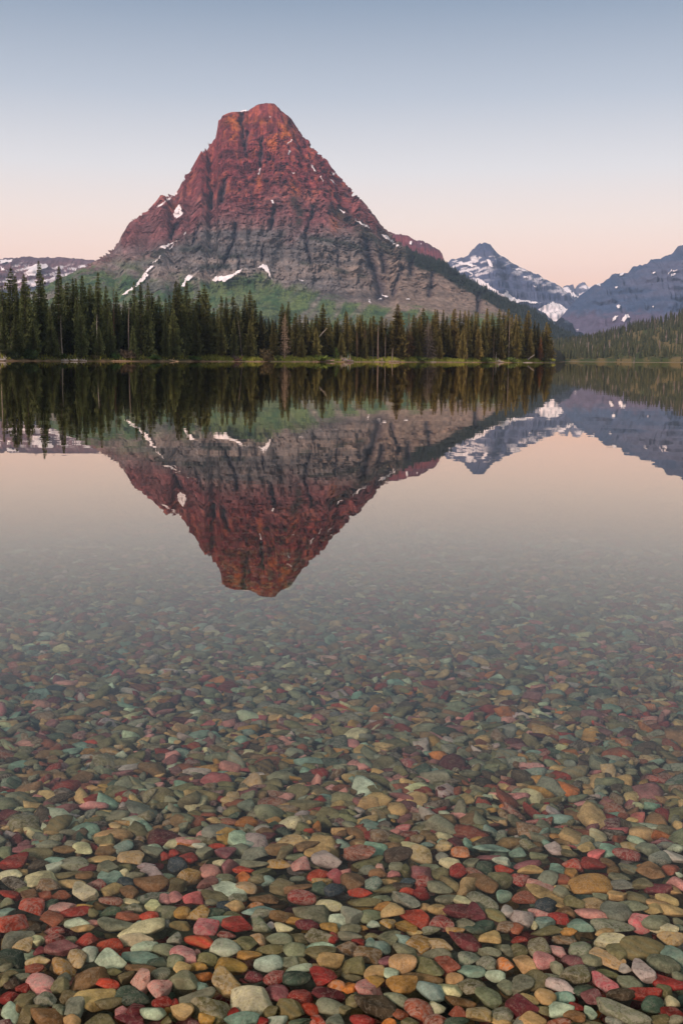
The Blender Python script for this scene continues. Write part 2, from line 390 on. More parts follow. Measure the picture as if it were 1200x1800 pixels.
    c = mixw(c, ochre, (smooth(.12, .5, streak + .25 * nA) * .22 * smooth(395, 330, py) * wred[:, 0])[:, None])
    for ex, ey, erx, ery, st in [(408,222,17,26,.9),(498,237,14,22,.9),(480,252,12,12,.7),(590,390,9,18,.8),(306,364,9,6,.9),(463,215,16,5,.6),(520,330,8,14,.5),(455,320,5,12,.6)]:
        c = mixw(c, ochre * (1.05 if ey < 300 else .95), (.72 * st * np.exp(-(((px - ex) / erx) ** 2 + ((py - ey) / ery) ** 2) ** 1.5) * smooth(-.35, .25, streak + .5 * nB))[:, None])
    # plants on the gentle ground
    gb = np.interp(px, [-100, 120, 165, 230, 300, 330, 380, 440, 462, 480, 530, 560, 600, 640, 680, 740, 800, 900], [470, 478, 470, 478, 497, 490, 498, 479, 473, 488, 505, 516, 528, 535, 538, 543, 552, 560])
    veg = smooth(-6, 10, py - gb + 16 * nA + 12 * nB)
    veg *= 1 - .8 * smooth(.18, .42, gully.reshape(-1) * .6 + nB * .5) * smooth(520, 300, px) - .75 * smooth(.05, .3, fbm((px + .7 * py) / 22, (py - .4 * px) / 90, 1.7, 4)) * smooth(430, 500, px)
    vleft = smooth(-.05, .25, fbm((px + .9 * py) / 60, (py - .6 * px) / 30, 5.5, 4)) * smooth(450, 475, py) * smooth(345, 300, px)
    veg = np.clip(np.maximum(veg, .75 * vleft), 0, 1)
    ledge = 0
    for pts, w in [([(545,418),(600,426),(640,438)],3.2), ([(530,462),(580,472),(640,486)],3.0), ([(585,368),(612,388),(640,408),(672,430),(700,446)],8.5), ([(320,440),(345,436),(380,445)],4), ([(355,470),(400,468)],4), ([(385,452),(425,450)],3), ([(515,350),(528,372),(525,390)],6), ([(255,452),(285,442)],5)]:
        ledge = np.maximum(ledge, np.exp(-(seg_dist(px, py, pts) / (1.25 * w)) ** 2) * smooth(-.55, .05, nB + .3 * nD))
    skl = np.interp(px, sxs, sys_)
    band = smooth(690, 730, px) * smooth(34, 24, (py - skl) + 7 * nB + 4) * np.where(px > 900, 1, 1)
    band = np.maximum(band, smooth(890, 930, px))
    wood = np.maximum(band, np.exp(-(((px - 478) / 34) ** 2 + ((py - 545) / 38) ** 2) ** 2) * (py > 495 + .9 * np.abs(px - 470)) * smooth(-.45, .1, nA))
    c = mixw(c, mixw(green, green2, smooth(-.4, .4, nB)[:, None]), veg[:, None])
    c = mixw(c, dark * 1.35, np.clip(ledge, 0, .85)[:, None] * .9 if not isinstance(ledge, int) else 0)
    c = mixw(c, dark, (np.clip(wood, 0, 1) * np.where(px < 640, .35, 1))[:, None])
    c = mixw(c, np.array(lin((58, 58, 70))), (.75 * np.clip(cle, 0, 1) ** .7)[:, None])          # darker blue-grey colour along the clefts
    F = grid_faces(nr, nph)[:, ::-1]
    m = obj_np('mountain', V, F, M_ROCK, None, c)
    tag(m, 'steep red and grey rock mountain with green foot, mirrored in the lake', kind='structure')
    polys = [[(273,366),(311,339),(313,342),(281,367)], [(304,377),(311,365),(316,361),(322,378),(312,386),(306,386)], [(277,437),(313,423.5),(312,427),(289,440)], [(295,442),(306,430),(308.5,432),(299,442)],
             [(267,465),(285,449),(281,457),(270,466)], [(212,521),(238,503),(252,484),(266,467),(272,471),(259,480),(262,486),(250,498),(236,510),(216,522)], [(318,505),(327,487),(331,484),(340,486),(339.5,492),(329,497),(324,507)],
             [(372,496),(374,489),(384,486),(408,484),(420,476),(430,472),(438,474),(426,478),(412,488),(396,496.5),(380,498)], [(451,473),(463,465.5),(470,468),(475,480),(479.5,495.5),(467.5,480),(460.5,474)],
             [(523,493),(536,494),(528,499)], [(594,367),(609,375.5),(605,378)], [(622.5,385.5),(650,400.5),(649.5,404),(626,392)], [(665,412),(680,414),(703,435),(701,437.5),(688,429)], [(671,519),(682,522.5),(681,525),(672,522)],
             [(662,527),(672,525.5),(672,529),(663,529.5)], [(713,526.5),(721.5,526.5),(721,529.5),(713,529)], [(647.5,528),(650,528),(652,535),(649,535)], [(472,204.5),(478,206),(475,209)], [(384,241),(394,240),(393,244),(385,244)],
             [(507,265),(510,265),(509.5,273),(506.5,273)], [(453,308),(457,298),(459.5,299),(456,309)], [(545.5,292),(549,292),(556,304),(551,303)], [(561,311),(564,311),(571,320),(567,321)], [(581,304),(588,304),(590,309),(584,310)],
             [(579,315),(583,316),(590,327),(585,324)], [(513,305),(519,305),(517,309)], [(477,354),(481,354),(482,360),(477,360)], [(420,196),(434,193),(434,197),(424,199)], [(503,254),(513,246),(514.5,248),(505,256)],
             [(323,413),(328,409),(329,411.5),(324,415)]]
    snow_part(m, V, F, px, py, polys, 8.0)
    return V, px, py, wood, veg, Z

def ridge_mountain(name, label, pts, Y, depth, colfn, polys=(), nx=420, nv=190, spur=0.28, seed=0.0, step=40.0, snow=None, base=-30.0, prof=None):
    P = np.array(pts, float); X, Z = at_y(P[:, 0], P[:, 1], Y)
    xs = np.linspace(X[0], X[-1], nx); rz = np.interp(xs, X, Z)
    rz = rz + 0.016 * (Z.max() + 60) * ridged(xs / 48 + seed, seed, 1.0, 5, .65)
    v = np.concatenate([np.linspace(-0.25, 0, 14)[:-1], np.linspace(0, 1, nv) ** 1.1])
    XX, VV = np.meshgrid(xs, v); RZ = np.broadcast_to(rz, XX.shape)
    sp = ridged(XX / (depth * .55) + seed, VV * .9, seed + .5, 3)
    vv = np.clip(np.abs(VV) * (1 + spur * sp * smooth(0, .25, np.abs(VV))), 0, 1.3)
    pr = np.interp(vv, *(prof or ([0, .05, .2, .32, .42, .6, 1, 1.3], [1, .95, .74, .62, .45, .27, .03, -.05])))
    z = base + (RZ - base) * pr
    YY = Y - VV * depth
    cl = smooth(.12, .35, pr) * smooth(.03, .12, VV)
    bed = z / step + .7 * noise3(XX / 500, YY / 500, seed); fr = bed - np.floor(bed)
    YY = YY - cl * depth * .035 * (smooth(0, .8, fr) - smooth(.86, 1, fr))
    amp = smooth(0, .06, VV)
    YY = YY - amp * depth * .05 * ridged(XX / (depth * .1), z / 500, seed + 2, 4)
    z = z + amp * .02 * Z.max() * fbm(XX / 60, YY / 60, seed, 4)
    V = np.stack([XX, YY, z], -1).reshape(-1, 3)
    px, py = project(V)
    c = colfn(V, px, py)
    F = grid_faces(len(v), nx)
    m = obj_np(name, V, F, M_FARROCK, None, c)
    tag(m, label, kind='structure')
    snow_part(m, V, F, px, py, polys, Y * 0.0016)
    return m, V, px, py

def col_far(base, alt, low=None, snowamt=0.0, sy0=0, sy1=1, sl=None, seed=0.0):
    base, alt = np.array(lin(base)), np.array(lin(alt)); lo = None if low is None else np.array(lin(low[0]))
    def f(V, px, py):
        X, Y, Z = V.T
        n = fbm(X / 220 + seed, Y / 220, Z / 50, 4); n2 = fbm(X / 50, Y / 50 + seed, Z / 50, 4)
        w = smooth(-.4, .4, n)[:, None]; c = base * (1 - w) + alt * w
        if lo is not None:
            g = smooth(low[1], low[2], py + 14 * n2 + 8 * n)[:, None]; c = c * (1 - g) + lo * g
        if snowamt:
            s = fbm(px / 16 + seed, py / 4.2 + .25 * px / 4.2, seed, 4)
            g = (smooth(.30 - snowamt, .38 - snowamt, s) * smooth(sy0, sy1, py + 6 * n2) * (1 if sl is None else sl(px, py)))[:, None]
            c = c * (1 - g) + np.array((.76, .73, .74)) * g
        return c
    return f

MV, MPX, MPY, MWOOD, MVEG, _ = main_mountain()

ridge_mountain('far_plateau', 'low mauve plateau streaked with snow behind the tall spruces', [(-260,450),(-120,449),(0,456),(22,453.5),(30,452),(60,452.4),(100,452.6),(130,454),(165,457),(210,462),(300,480)], 6200, 1900,
    col_far((116, 86, 86), (98, 78, 86), ((58, 74, 76), 500, 520), .06, 462, 470, lambda px, py: smooth(520, 495, py), 3.0),
    [[(0,457),(22,456),(24,461),(12,464),(0,465)], [(43,482),(55,470),(66,464),(85,465),(88,470),(70,478),(62,486),(50,486)], [(0,468),(6,470),(13,476),(2,477)], [(76,493),(98,488),(98,492),(55,507),(55,502)], [(112,483),(121,481),(120,484)], [(130,475),(137,474),(134,478)]],
    nx=300, nv=150, seed=3.0, prof=([0, .04, .12, .3, .6, 1, 1.3], [1, .95, .8, .6, .3, .02, -.05]))
ridge_mountain('red_ridge', 'dull red cliff-ended ridge peeking behind the right shoulder of the mountain', [(600,405),(660,407),(685,409),(698,412),(720,418),(740,424),(757,432),(770,440),(777,446),(779,462),(790,520)], 5200, 700,
    col_far((128, 66, 66), (100, 62, 72), None, 0, 0, 1, None, 5.0), [[(719,424),(723,424),(722,431),(718,431)], [(737,429),(742,427),(741,431)], [(704,424),(708,423),(709,426)]], nx=220, nv=110, seed=5.0, step=28)
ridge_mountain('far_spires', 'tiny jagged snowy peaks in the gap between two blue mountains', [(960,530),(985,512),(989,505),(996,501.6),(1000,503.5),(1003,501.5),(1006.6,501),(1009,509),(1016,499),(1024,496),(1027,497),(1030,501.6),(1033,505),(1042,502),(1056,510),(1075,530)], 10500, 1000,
    col_far((92, 96, 116), (78, 84, 106), None, .16, 500, 504, None, 8.0), [[(994,507),(999,508),(1008,516),(1019,523),(1019,526),(1006,524),(998,516)]], nx=200, nv=90, seed=8.0, step=60)  # part of the haze blue is put into the rock colour
ridge_mountain('snowy_peak', 'pointed peak, haze-tinted blue grey and streaked with snow, behind the point of trees', [(740,560),(770,480),(787,462),(793,456),(813,453),(823,450),(825,445),(835,434),(843,427),(853,426),(861,432),(866,438.4),(873.5,446),(890,457),(912,470.5),(927,478),(945,483),(963,494),(978,502),(987,506),(1000,520),(1025,552),(1060,600)], 7200, 1800,
    col_far((82, 90, 114), (66, 78, 106), ((52, 70, 78), 556, 575), .19, 445, 452, lambda px, py: smooth(880, 840, px + .0 * py) * smooth(500, 480, py) + .55 * smooth(22, 12, py - np.interp(px, [850, 912, 945, 987], [430, 470, 483, 506])), 6.0),  # rock tinted bluer to carry some of the haze in its colour
    [[(831,489),(841,490),(857,500),(875,513),(883,519),(890,511),(897,520),(908,527),(927,529),(940,530),(952,535),(936,535.5),(919,532.5),(908,535),(894,529),(879,522),(861,512),(840,502)],
     [(943,546),(956,538),(971,531),(985,536.5),(993,542),(1010,546),(1012,552),(1000,562),(982,566),(972,567),(965,560),(956,551)], [(795,461),(824,463),(840,469),(835,471),(804,465)], [(822,453),(840,458),(835,452)], [(853,458),(861,457),(868,470.5),(859,470.5)],
     [(817,474),(831,483),(829,485),(818,478)], [(897,472),(919,474),(930,480),(908,476)], [(1006,553),(1016,546),(1018,550),(1004,560)], [(936,502),(944,504),(943,507),(938,506)], [(917,486),(927,488),(926,491),(920,490)], [(949,486),(956,492),(956,496),(950,491)]],
    nx=420, nv=200, seed=6.0, step=70)
ridge_mountain('blue_massif', 'long rock massif, haze-tinted blue and purple, rising at the right edge', [(985,560),(1010,530),(1040,503),(1050,499),(1060.7,495),(1070,490.6),(1074.4,483),(1090,480.5),(1104.7,479.6),(1112,470.4),(1139.5,463),(1143,458.5),(1159.7,456.7),(1174,448.4),(1183.5,444),(1189,436.5),(1194.5,432.5),(1203,433),(1240,420),(1330,430),(1450,470)], 6000, 1900,
    col_far((86, 92, 114), (64, 82, 110), ((92, 86, 106), 545, 560), .0, 0, 1, None, 9.0),  # blue of the distant haze is partly painted into these rock colours
    [[(1047,500),(1055,498),(1054,504),(1048,504)], [(1089,481.5),(1096,480),(1094,485),(1088,485)], [(1077,507),(1086,502),(1085,506),(1079,509)], [(1143,480),(1152,478.5),(1151,482),(1144,482)], [(1171,485),(1178,474),(1182,474),(1178,480)], [(1180,477),(1192,473),(1191,477),(1183,479)], [(1176,485),(1186,480),(1185,486),(1178,487)],
     [(1081,538),(1086,534),(1091,539),(1086,544),(1082,543)], [(1074,566),(1080,554),(1085,557),(1080,566)], [(1090,566),(1097,554),(1103,551),(1107,562),(1101,561),(1096,567)], [(1145,539),(1149,539),(1149,542),(1145,543)], [(1160,488),(1163,488),(1162,491)], [(1010,580),(1016,579),(1015,583)]],
    nx=420, nv=180, seed=9.0, step=55)

# ------------------------------------------------------------------ the wooded point and the far shore
SH_X = [-500, 0, 240, 480, 700, 900, 955, 968, 978, 986, 992]
SH_D = [215, 262, 305, 370, 440, 525, 560, 600, 700, 900, 1180]
def shore_d(px):
    return np.interp(px, SH_X, SH_D) + 2.5 * noise3(np.asarray(px) / 38.0, 3.0, 1.0) + 1.0 * noise3(np.asarray(px) / 9.0, 8.0, 1.0)
def land_z(dd):
    return np.interp(dd, [-6, 0, 1.2, 3.0, 6, 14, 60, 300, 1500], [-1.2, -0.02, 0.22, 0.7, 1.3, 1.8, 3.0, 9, 30])
def land_strip():
    cols = np.concatenate([np.arange(-420, 940, 2.5), np.arange(940, 992.1, 1.0)])
    dd = np.array([-6, -2, -.5, 0, .5, 1.2, 2, 3, 4.5, 6, 9, 14, 25, 60, 150, 400, 900, 1700])
    C, D = np.meshgrid(cols, dd)
    Yv = shore_d(C) + D
    z = land_z(D) + np.where(D > 0, .10 * noise3(C / 3.0, D / 2, 5.0) * np.minimum(D / 2, 1), 0)
    gl = smooth(360, 420, C) * smooth(975, 955, C)
    V = np.stack([col_x(C.ravel(), Yv.ravel()), Yv.ravel(), z.ravel()], -1)
    g = np.array(lin((150, 126, 100))); soil = np.array(lin((60, 50, 38))); grass = np.array(lin((92, 104, 46))); duff = np.array(lin((46, 44, 28)))
    n = noise3(C / 7.0, D * .4, 2.0).ravel(); Dr = D.ravel()
    w1 = smooth(.4, 2.2, Dr + 1.1 * n)[:, None]; w2 = smooth(6, 14, Dr + 2 * n)[:, None]; glr = gl.ravel()[:, None]
    base = g * (.55 + .45 * smooth(300, 420, C.ravel())[:, None])
    c = base * (1 - w1) + (grass * glr + (soil * .6 + grass * .25) * (1 - glr)) * w1
    c = c * (1 - w2) + duff * w2
    tag(obj_np('shore_land', V, grid_faces(len(dd), len(cols)), M_LAND, None, c, flat=False), 'low grassy shore with a thin line of pale gravel', kind='structure')
land_strip()

HX = [860, 930, 1000, 1050, 1100, 1150, 1200, 1300, 1420, 1600]; HY = [622, 618, 607, 598, 584, 572, 558, 540, 520, 500]
def hill_z(px, Y):
    X, Zr = at_y(px, np.interp(px, HX, HY), 1950.0)
    t = np.clip((Y - 1165) / (1950 - 1165), -0.1, 1.6)
    up = np.interp(t, [-.1, 0, .03, .25, .62, .72, 1.0, 1.6], [-.08, 0.0, .04, .22, .60, .78, 1.0, .5])
    return np.where(t <= .03, t * 30, 0.9 + up * Zr) + np.where(t > .05, 3 * noise3(np.asarray(px) / 25.0, Y / 70.0, 3.0), 0)
def hill():
    cols = np.arange(860, 1600, 4.0); Ys = np.concatenate([np.linspace(1130, 1200, 24), np.linspace(1205, 2500, 60)])
    C, YY = np.meshgrid(cols, Ys)
    z = hill_z(C.ravel(), YY.ravel())
    V = np.stack([col_x(C.ravel(), YY.ravel()), YY.ravel(), z], -1)
    n = noise3(C.ravel() / 16, YY.ravel() / 60, 4.0)
    beach = np.array(lin((168, 150, 128))); grass = np.array(lin((66, 74, 42))); tan = np.array(lin((112, 98, 66)))
    w = smooth(1166, 1171, YY.ravel() + 2 * n)[:, None]; t2 = (smooth(-.2, .3, n) * .8)[:, None]
    c = beach * (1 - w) + (grass * (1 - t2) + tan * t2) * w
    tag(obj_np('hill', V, grid_faces(len(Ys), len(cols)), M_LAND, None, c, flat=False), 'low wooded hill with tan clearings at the right of the lake', kind='structure')
hill()
# ------------------------------------------------------------------ spruces
def spruce_crown(seed, wid=0.085, start=0.1, tiers=48, nb=10, droop=.35, gap=0.12, dead=False, H=22.0):
    rg = np.random.RandomState(seed); V = []; F = []
    def tri(a, b, c):
        n = len(V); V.extend([a, b, c]); F.append((n, n + 1, n + 2))
    lean = rg.uniform(0, 6.28); side = rg.uniform(.0, .25)
    for k in range(tiers):
        t = start + (1 - start) * (max(k + rg.uniform(-.3, .3), 0) / tiers) ** .92
        t = min(max(t, start), .985)
        prof = (1 - t) ** .72 * min(1, .45 + (t - start) * 4.5)
        base = H * wid * prof * rg.uniform(.72, 1.25) + .12
        n = max(4, int(round(nb * (1 - .45 * t))))
        a0 = rg.uniform(0, 6.28)
        for j in range(n):
            if rg.rand() < gap: continue
            a = a0 + 6.283 * j / n + rg.uniform(-.35, .35)
            L = base * rg.uniform(.65, 1.25) * (1 + side * math.cos(a - lean))
            d = np.array([math.cos(a), math.sin(a), 0]); s_ = np.array([-d[1], d[0], 0]); z0 = H * t
            dr = droop * rg.uniform(.7, 1.4) * (1.15 - t)
            pts = []
            for s in (.05, .36, .68, 1.0):
                pts.append(d * L * s + np.array([0, 0, z0 - dr * L * s ** 1.3 + .16 * L * s * s]) + s_ * rg.uniform(-.06, .06) * L)
            if dead:
                for i in range(3):
                    w = .05 * (1 - i * .25); up = np.array([0, 0, w])
                    tri(pts[i] - up, pts[i] + up, pts[i + 1])
                    if rg.rand() < .75: tri(pts[i], pts[i] * .6 + pts[i + 1] * .4, pts[i] + s_ * rg.uniform(-.5, .5) * L * .6 + np.array([0, 0, -rg.uniform(.1, .5)]))
                    if rg.rand() < .5: tri(pts[i], pts[i + 1], (pts[i] + pts[i + 1]) / 2 + np.array([0, 0, -rg.uniform(.12, .35)]))
                continue
            for i in range(3):
                w0 = (.14 + .22 * L) * (1.0, .95, .7)[i] * rg.uniform(.7, 1.3); w1 = w0 * (.95, .75, .3)[i]
                dz = np.array([0, 0, -.10 - .06 * L])
                a1, b1 = pts[i] + s_ * w0 + dz * rg.uniform(.3, 1.5), pts[i] - s_ * w0 + dz * rg.uniform(.3, 1.5)
                tri(pts[i], a1, pts[i + 1]); tri(pts[i], pts[i + 1], b1)
                hang = rg.uniform(.45, 1.0) * (.55 + .30 * L)
                m = pts[i] * .45 + pts[i + 1] * .55 + s_ * rg.uniform(-.2, .2) * w0
                tri(pts[i], pts[i + 1], m + np.array([0, 0, -hang]))
    for j in range(3):
        a = 2.1 * j; d = np.array([math.cos(a), math.sin(a), 0])
        tri(d * .10 + np.array([0, 0, H * .955]), -d * .10 + np.array([0, 0, H * .955]), np.array([0, 0, H * 1.0]))
    return np.array(V), np.array(F)
def trunk_mesh(seed, H=22.0, r=.2, top=1.0, bend=.15, n=7, rings=9):
    rg = np.random.RandomState(seed); V = []; F = []
    bx, by = rg.uniform(-bend, bend, 2)
    for k in range(rings):
        t = k / (rings - 1); rad = r * (1 - t * .93) * (1.35 if k == 0 else 1); cx, cy = bx * math.sin(t * 3.0), by * math.sin(t * 2.4)
        for j in range(n):
            a = 6.283 * j / n; V.append((cx + rad * math.cos(a), cy + rad * math.sin(a), H * top * t - (.4 if k == 0 else 0)))
    for k in range(rings - 1):
        for j in range(n): F.append((k * n + j, k * n + (j + 1) % n, (k + 1) * n + (j + 1) % n, (k + 1) * n + j))
    c = len(V) - n
    return np.array(V), np.array(F)

SPR, TRK, DEADP = [], [], []
for k, kw in enumerate([dict(wid=.085), dict(wid=.075, tiers=52), dict(wid=.095, nb=11), dict(wid=.07, start=.22, gap=.2), dict(wid=.088, start=.05), dict(wid=.065, tiers=54, gap=.18), dict(wid=.10, start=.04, nb=11, droop=.45), dict(wid=.08, start=.3, gap=.25),
                        dict(wid=.075, droop=.5), dict(wid=.11, start=.03, nb=12, tiers=42)]):
    v, f = spruce_crown(100 + k, **kw); me = mesh_np('crown', v, f); me.materials.append(M_NEEDLE); SPR.append(me)
for k in range(4):
    v, f = trunk_mesh(40 + k); me = mesh_np('trunk', v, f, flat=False); me.materials.append(M_BARK); TRK.append(me)
TRKD = []
for k in range(3):
    v, f = trunk_mesh(60 + k, r=.22); me = mesh_np('trunk', v, f, flat=False); me.materials.append(M_DEAD); TRKD.append(me)
for k, kw in enumerate([dict(wid=.085, start=.08, tiers=46, nb=9, gap=.1), dict(wid=.06, start=.1, tiers=40, gap=.2), dict(wid=.10, start=.06, tiers=44, nb=9, droop=.6, gap=.08)]):
    v, f = spruce_crown(200 + k, dead=True, **kw); me = mesh_np('crown', v, f); me.materials.append(M_DEAD); DEADP.append(me)

rt = random.Random(11)
LANDMARKS = [(-5, 'the left edge of the picture'), (26, 'the dark low bush at far left'), (130, 'the pale logs'), (306, 'the short tan log'), (415, 'the brown brush heap'), (467, 'the round willow bush'), (605, 'the grey root wad'),
             (717, 'the brown dead spruce'), (751, 'the grey drooping dead spruce'), (873, 'the upright driftwood stump'), (970, 'the tip of the point')]
FOREST = []                                              # (x px, object) to give every tree a label of its own
def tree_obj(name, px, top, back, wpx, crown, trunk, col, cat, tcol=None):
    D = float(shore_d(px)) + back
    x = float(col_x(px, D)); z0 = float(land_z(back)) - .1
    zt = float(at_y(px, top, D)[1]); h = max(zt - z0, 2.0)
    e = empty(name, (x, D, z0)); e.rotation_euler = (R(rt.uniform(-1.2, 1.2)), R(rt.uniform(-1.2, 1.2)), rt.uniform(0, 6.28))
    s = h / 22.0; ws = s * 1.0 if wpx is None else (wpx / FPX * D / 2) / (22 * .085)
    for nm, me in (('trunk', trunk), ('crown', crown)):
        if me is None: continue
        o = bpy.data.objects.new(nm, me); o.scale = (ws if nm == 'crown' else s, ws if nm == 'crown' else s, s); link(o, e)
        c = col if nm == 'crown' else (tcol or col); o.color = (*c, 1)
    e['category'] = cat
    return e
def green(px):
    w = min(max((px - 250) / 500, 0), 1)
    a, b = (.066, .082, .030), (.165, .132, .040)
    k = rt.uniform(.75, 1.3); m = w * rt.uniform(.5, 1.1)
    return tuple((a[i] * (1 - m) + b[i] * m) * k for i in range(3))

TREES = [(2,485,12),(11,500,16),(24,468,22),(34,482,12),(48,480,24),(66,510,18),(74,456,20),(84,528,22),(105,466,26),(125,494,20),(132,487,16),(140,488,18),(147,482,18),(162,497,22),(174,476,16),(191,501,20),(207,511,18),
    (238,493,14),(248,494,18),(262,495,14),(268,513,22),(281,518,18),(294,523,14),(300,517,16),(310,492,22),(315,496,18),(329,493,20),(351,508,22),(362,497,20),(368,528,16),(377,540,14),(392,519,20),(398,521,16),(412,520,22),(420,534,14),(431,517,18),(440,508,24),(448,526,20),
    (457,545,18),(474,567,14),(482,562,14),(494,532,18),(506,529,18),(520,549,18),(525,552,16),(536,552,18),(548,561,16),(557,551,16),(565,532,20),(577,557,16),(587,563,12),(593,558,18),(606,545,16),(610,547,14),(617,557,14),(627,552,14),(632,552,14),(637,552,14),
    (642,562,14),(650,557,14),(656,554,16),(670,555,18),(677,559,14),(684,562,14),(696,533,20),(706,552,14),(726,552,16),(731,557,14),(737,551,14),(744,540,18),(758,553,14),(763,542,14),(767,543,14),(777,543,16),(784,554,14),(794,544,14),(798,541,16),(807,544,14),(813,544,14),(818,554,14),
    (822,544,14),(827,551,14),(833,546,14),(839,547,14),(852,541,18),(864,549,16),(875,542,18),(883,547,12),(891,541,14),(897,551,14),(903,550,14),(908,552,14),(920,553,16),(926,544,18),(937,562,14),(943,567,14),(957,565,16),(962,568,14)]
FRONT = [(144,534,26,4.5),(176,572,20,4.0),(292,562,16,4.0),(411,560,18,4.5),(848,562,22,5),(840,573,20,4.5),(908,570,18,4.5),(60,560,26,5),(30,548,26,6),(100,585,16,4),(92,540,24,5),(196,560,20,5),(235,572,18,4),(262,545,26,5),(305,540,26,6),(345,548,22,5),(390,560,22,5),(440,560,24,6),(10,555,26,5),
         (530,590,16,6),(556,575,16,5),(600,585,18,6),(640,592,14,5),(735,596,14,6),(772,590,16,5),(812,575,18,5),(880,592,16,5),(930,585,14,5)]
for px, top, w in TREES:
    back = rt.uniform(8, 22)
    o = tree_obj('spruce_tree', px, top, back, w * rt.uniform(1.35, 1.7), SPR[rt.randrange(10)], TRK[rt.randrange(4)], green(px), 'tree')
    FOREST.append((px, top, 'a', o))
for px, top, w, back in FRONT:
    g = green(px); g = tuple(c * 1.25 for c in g)
    o = tree_obj('spruce_tree', px, top, back, w, SPR[rt.choice([2, 4, 6, 9])], TRK[rt.randrange(4)], g, 'tree')
    FOREST.append((px, top, 'b', o))
# the trees whose tops fill in between and behind
env_x = [t[0] for t in sorted(TREES)]; env_y = [t[1] for t in sorted(TREES)]
px = -14.0
while px < 968:
    y = float(np.interp(px, env_x, env_y)); top = y + rt.uniform(8, 34)
    if px > 940: top = max(top, 572)
    o = tree_obj('spruce_tree', px, top, rt.uniform(14, 46) if px < 945 else rt.uniform(8, 20), rt.uniform(18, 28), SPR[rt.randrange(10)], TRK[rt.randrange(4)], green(px), 'tree')
    FOREST.append((px, top, 'c', o))
    px += rt.uniform(5.6, 7.6)
# dead and dying ones
DEAD = [(500,550,24,3.5,0,(.24,.185,.13),'weathered brown dead spruce standing at the water beside the willow bush'), (717,550,24,4.5,0,(.15,.085,.045),'brown dead spruce with full bare branches behind the pale shore'), (751,560,28,4.0,2,(.17,.14,.11),'grey dead spruce with drooping bare branches on the grassy shore'),
        (200,506,14,9,1,(.12,.07,.045),'thin rust brown dying spruce among the tall left spruces'), (555,577,18,6,0,(.15,.07,.035),'rust brown dying spruce under the leaning dead trunk'), (949,592,14,4,0,(.17,.07,.03),'small rust red dead spruce near the tip of the point'),
        (627,580,12,5,1,(.13,.085,.05),'slim brown dead spruce just past the grey root wad'), (640,575,14,7,0,(.12,.075,.045),'brown bare spruce second past the grey root wad')]
for px, top, w, back, k, c, lab in DEAD:
    o = tree_obj('dead_spruce', px, top, back, w, DEADP[k], TRKD[k % 3], c, 'dead tree', tuple(min(1, x * 1.5) for x in c)); o['label'] = lab; o['group'] = 'dead trees on the point'
def snag(px, top, back, r, lab, base=None, lean=0.0, col=(.22, .18, .14)):
    D = float(shore_d(px)) + back; x = float(col_x(px, D)); z0 = float(land_z(back)) - .1
    h = float(at_y(px, top, D)[1]) - z0
    e = empty('snag', (x, D, z0)); e.rotation_euler = (0, R(lean), rt.uniform(0, .2))
    v, f = trunk_mesh(int(px), H=h, r=r, bend=.2); v[:, :2] *= np.where(v[:, 2:] > h * .5, 1.25, 1)
    o = obj_np('trunk', v, f, M_DEAD, e, flat=False); o.color = (*col, 1)
    rg = np.random.RandomState(int(px)); V = []; F = []
    for k in range(9):
        z = h * rg.uniform(.35, .97); a = rg.uniform(0, 6.28); L = rg.uniform(.3, .9); d = np.array([math.cos(a), math.sin(a), -.25]); p = np.array([0, 0, z]); n = len(V)
        V += [p + (0, 0, .05), p - (0, 0, .05), p + d * L]; F.append((n, n + 1, n + 2))
    o = obj_np('branch_stubs', V, F, M_DEAD, e); o.color = (*col, 1)
    tag(e, lab, 'dead trunk', 'bare dead trunks on the point')
snag(664,568,5,.42,'stout broken grey trunk without branches between root wad and brown dead spruce',col=(.15,.115,.09))
snag(677,585,6,.2,'slim pale bare trunk next to the stout broken trunk')
snag(689,610,3,.22,'short pale bare trunk on the grass bank, slightly leaning',lean=3)
snag(655,608,5,.15,'shortest thin grey trunk near the stout broken trunk')
snag(893,557,7,.28,'tallest pale bare trunk among spruces near the driftwood stump')
snag(887,563,9,.22,'pale bare trunk just before the tallest one near driftwood stump')
snag(820,593,5,.38,'stocky brown bare trunk before the dark spruces',col=(.20,.14,.10))
snag(867,585,6,.3,'brown bare trunk close to the driftwood stump',col=(.2,.14,.09))
snag(110,552,6,.28,'long pale bare trunk above the white logs',col=(.28,.25,.2))
snag(173,552,7,.26,'pale broken trunk rising over the small front spruce',col=(.3,.27,.23))
snag(227,532,9,.24,'thin leaning grey trunk near the left snow gully',lean=1.5,col=(.2,.17,.14))
snag(425,562,6,.14,'thin pole leaning over the brown brush heap',lean=-5,col=(.22,.19,.15))
snag(2,487,7,.2,'thin grey bare pole at the left edge of the picture',col=(.2,.18,.15))
snag(713,600,7,.2,'pale trunk of a bare pole left of the brown dead spruce',col=(.24,.19,.15))
snag(958,612,4,.13,'thin white pole near the tip of the point',col=(.35,.32,.28))
snag(871,618,1.5,.15,'small upright pale stick on the gravel by the driftwood stump',col=(.34,.3,.25))

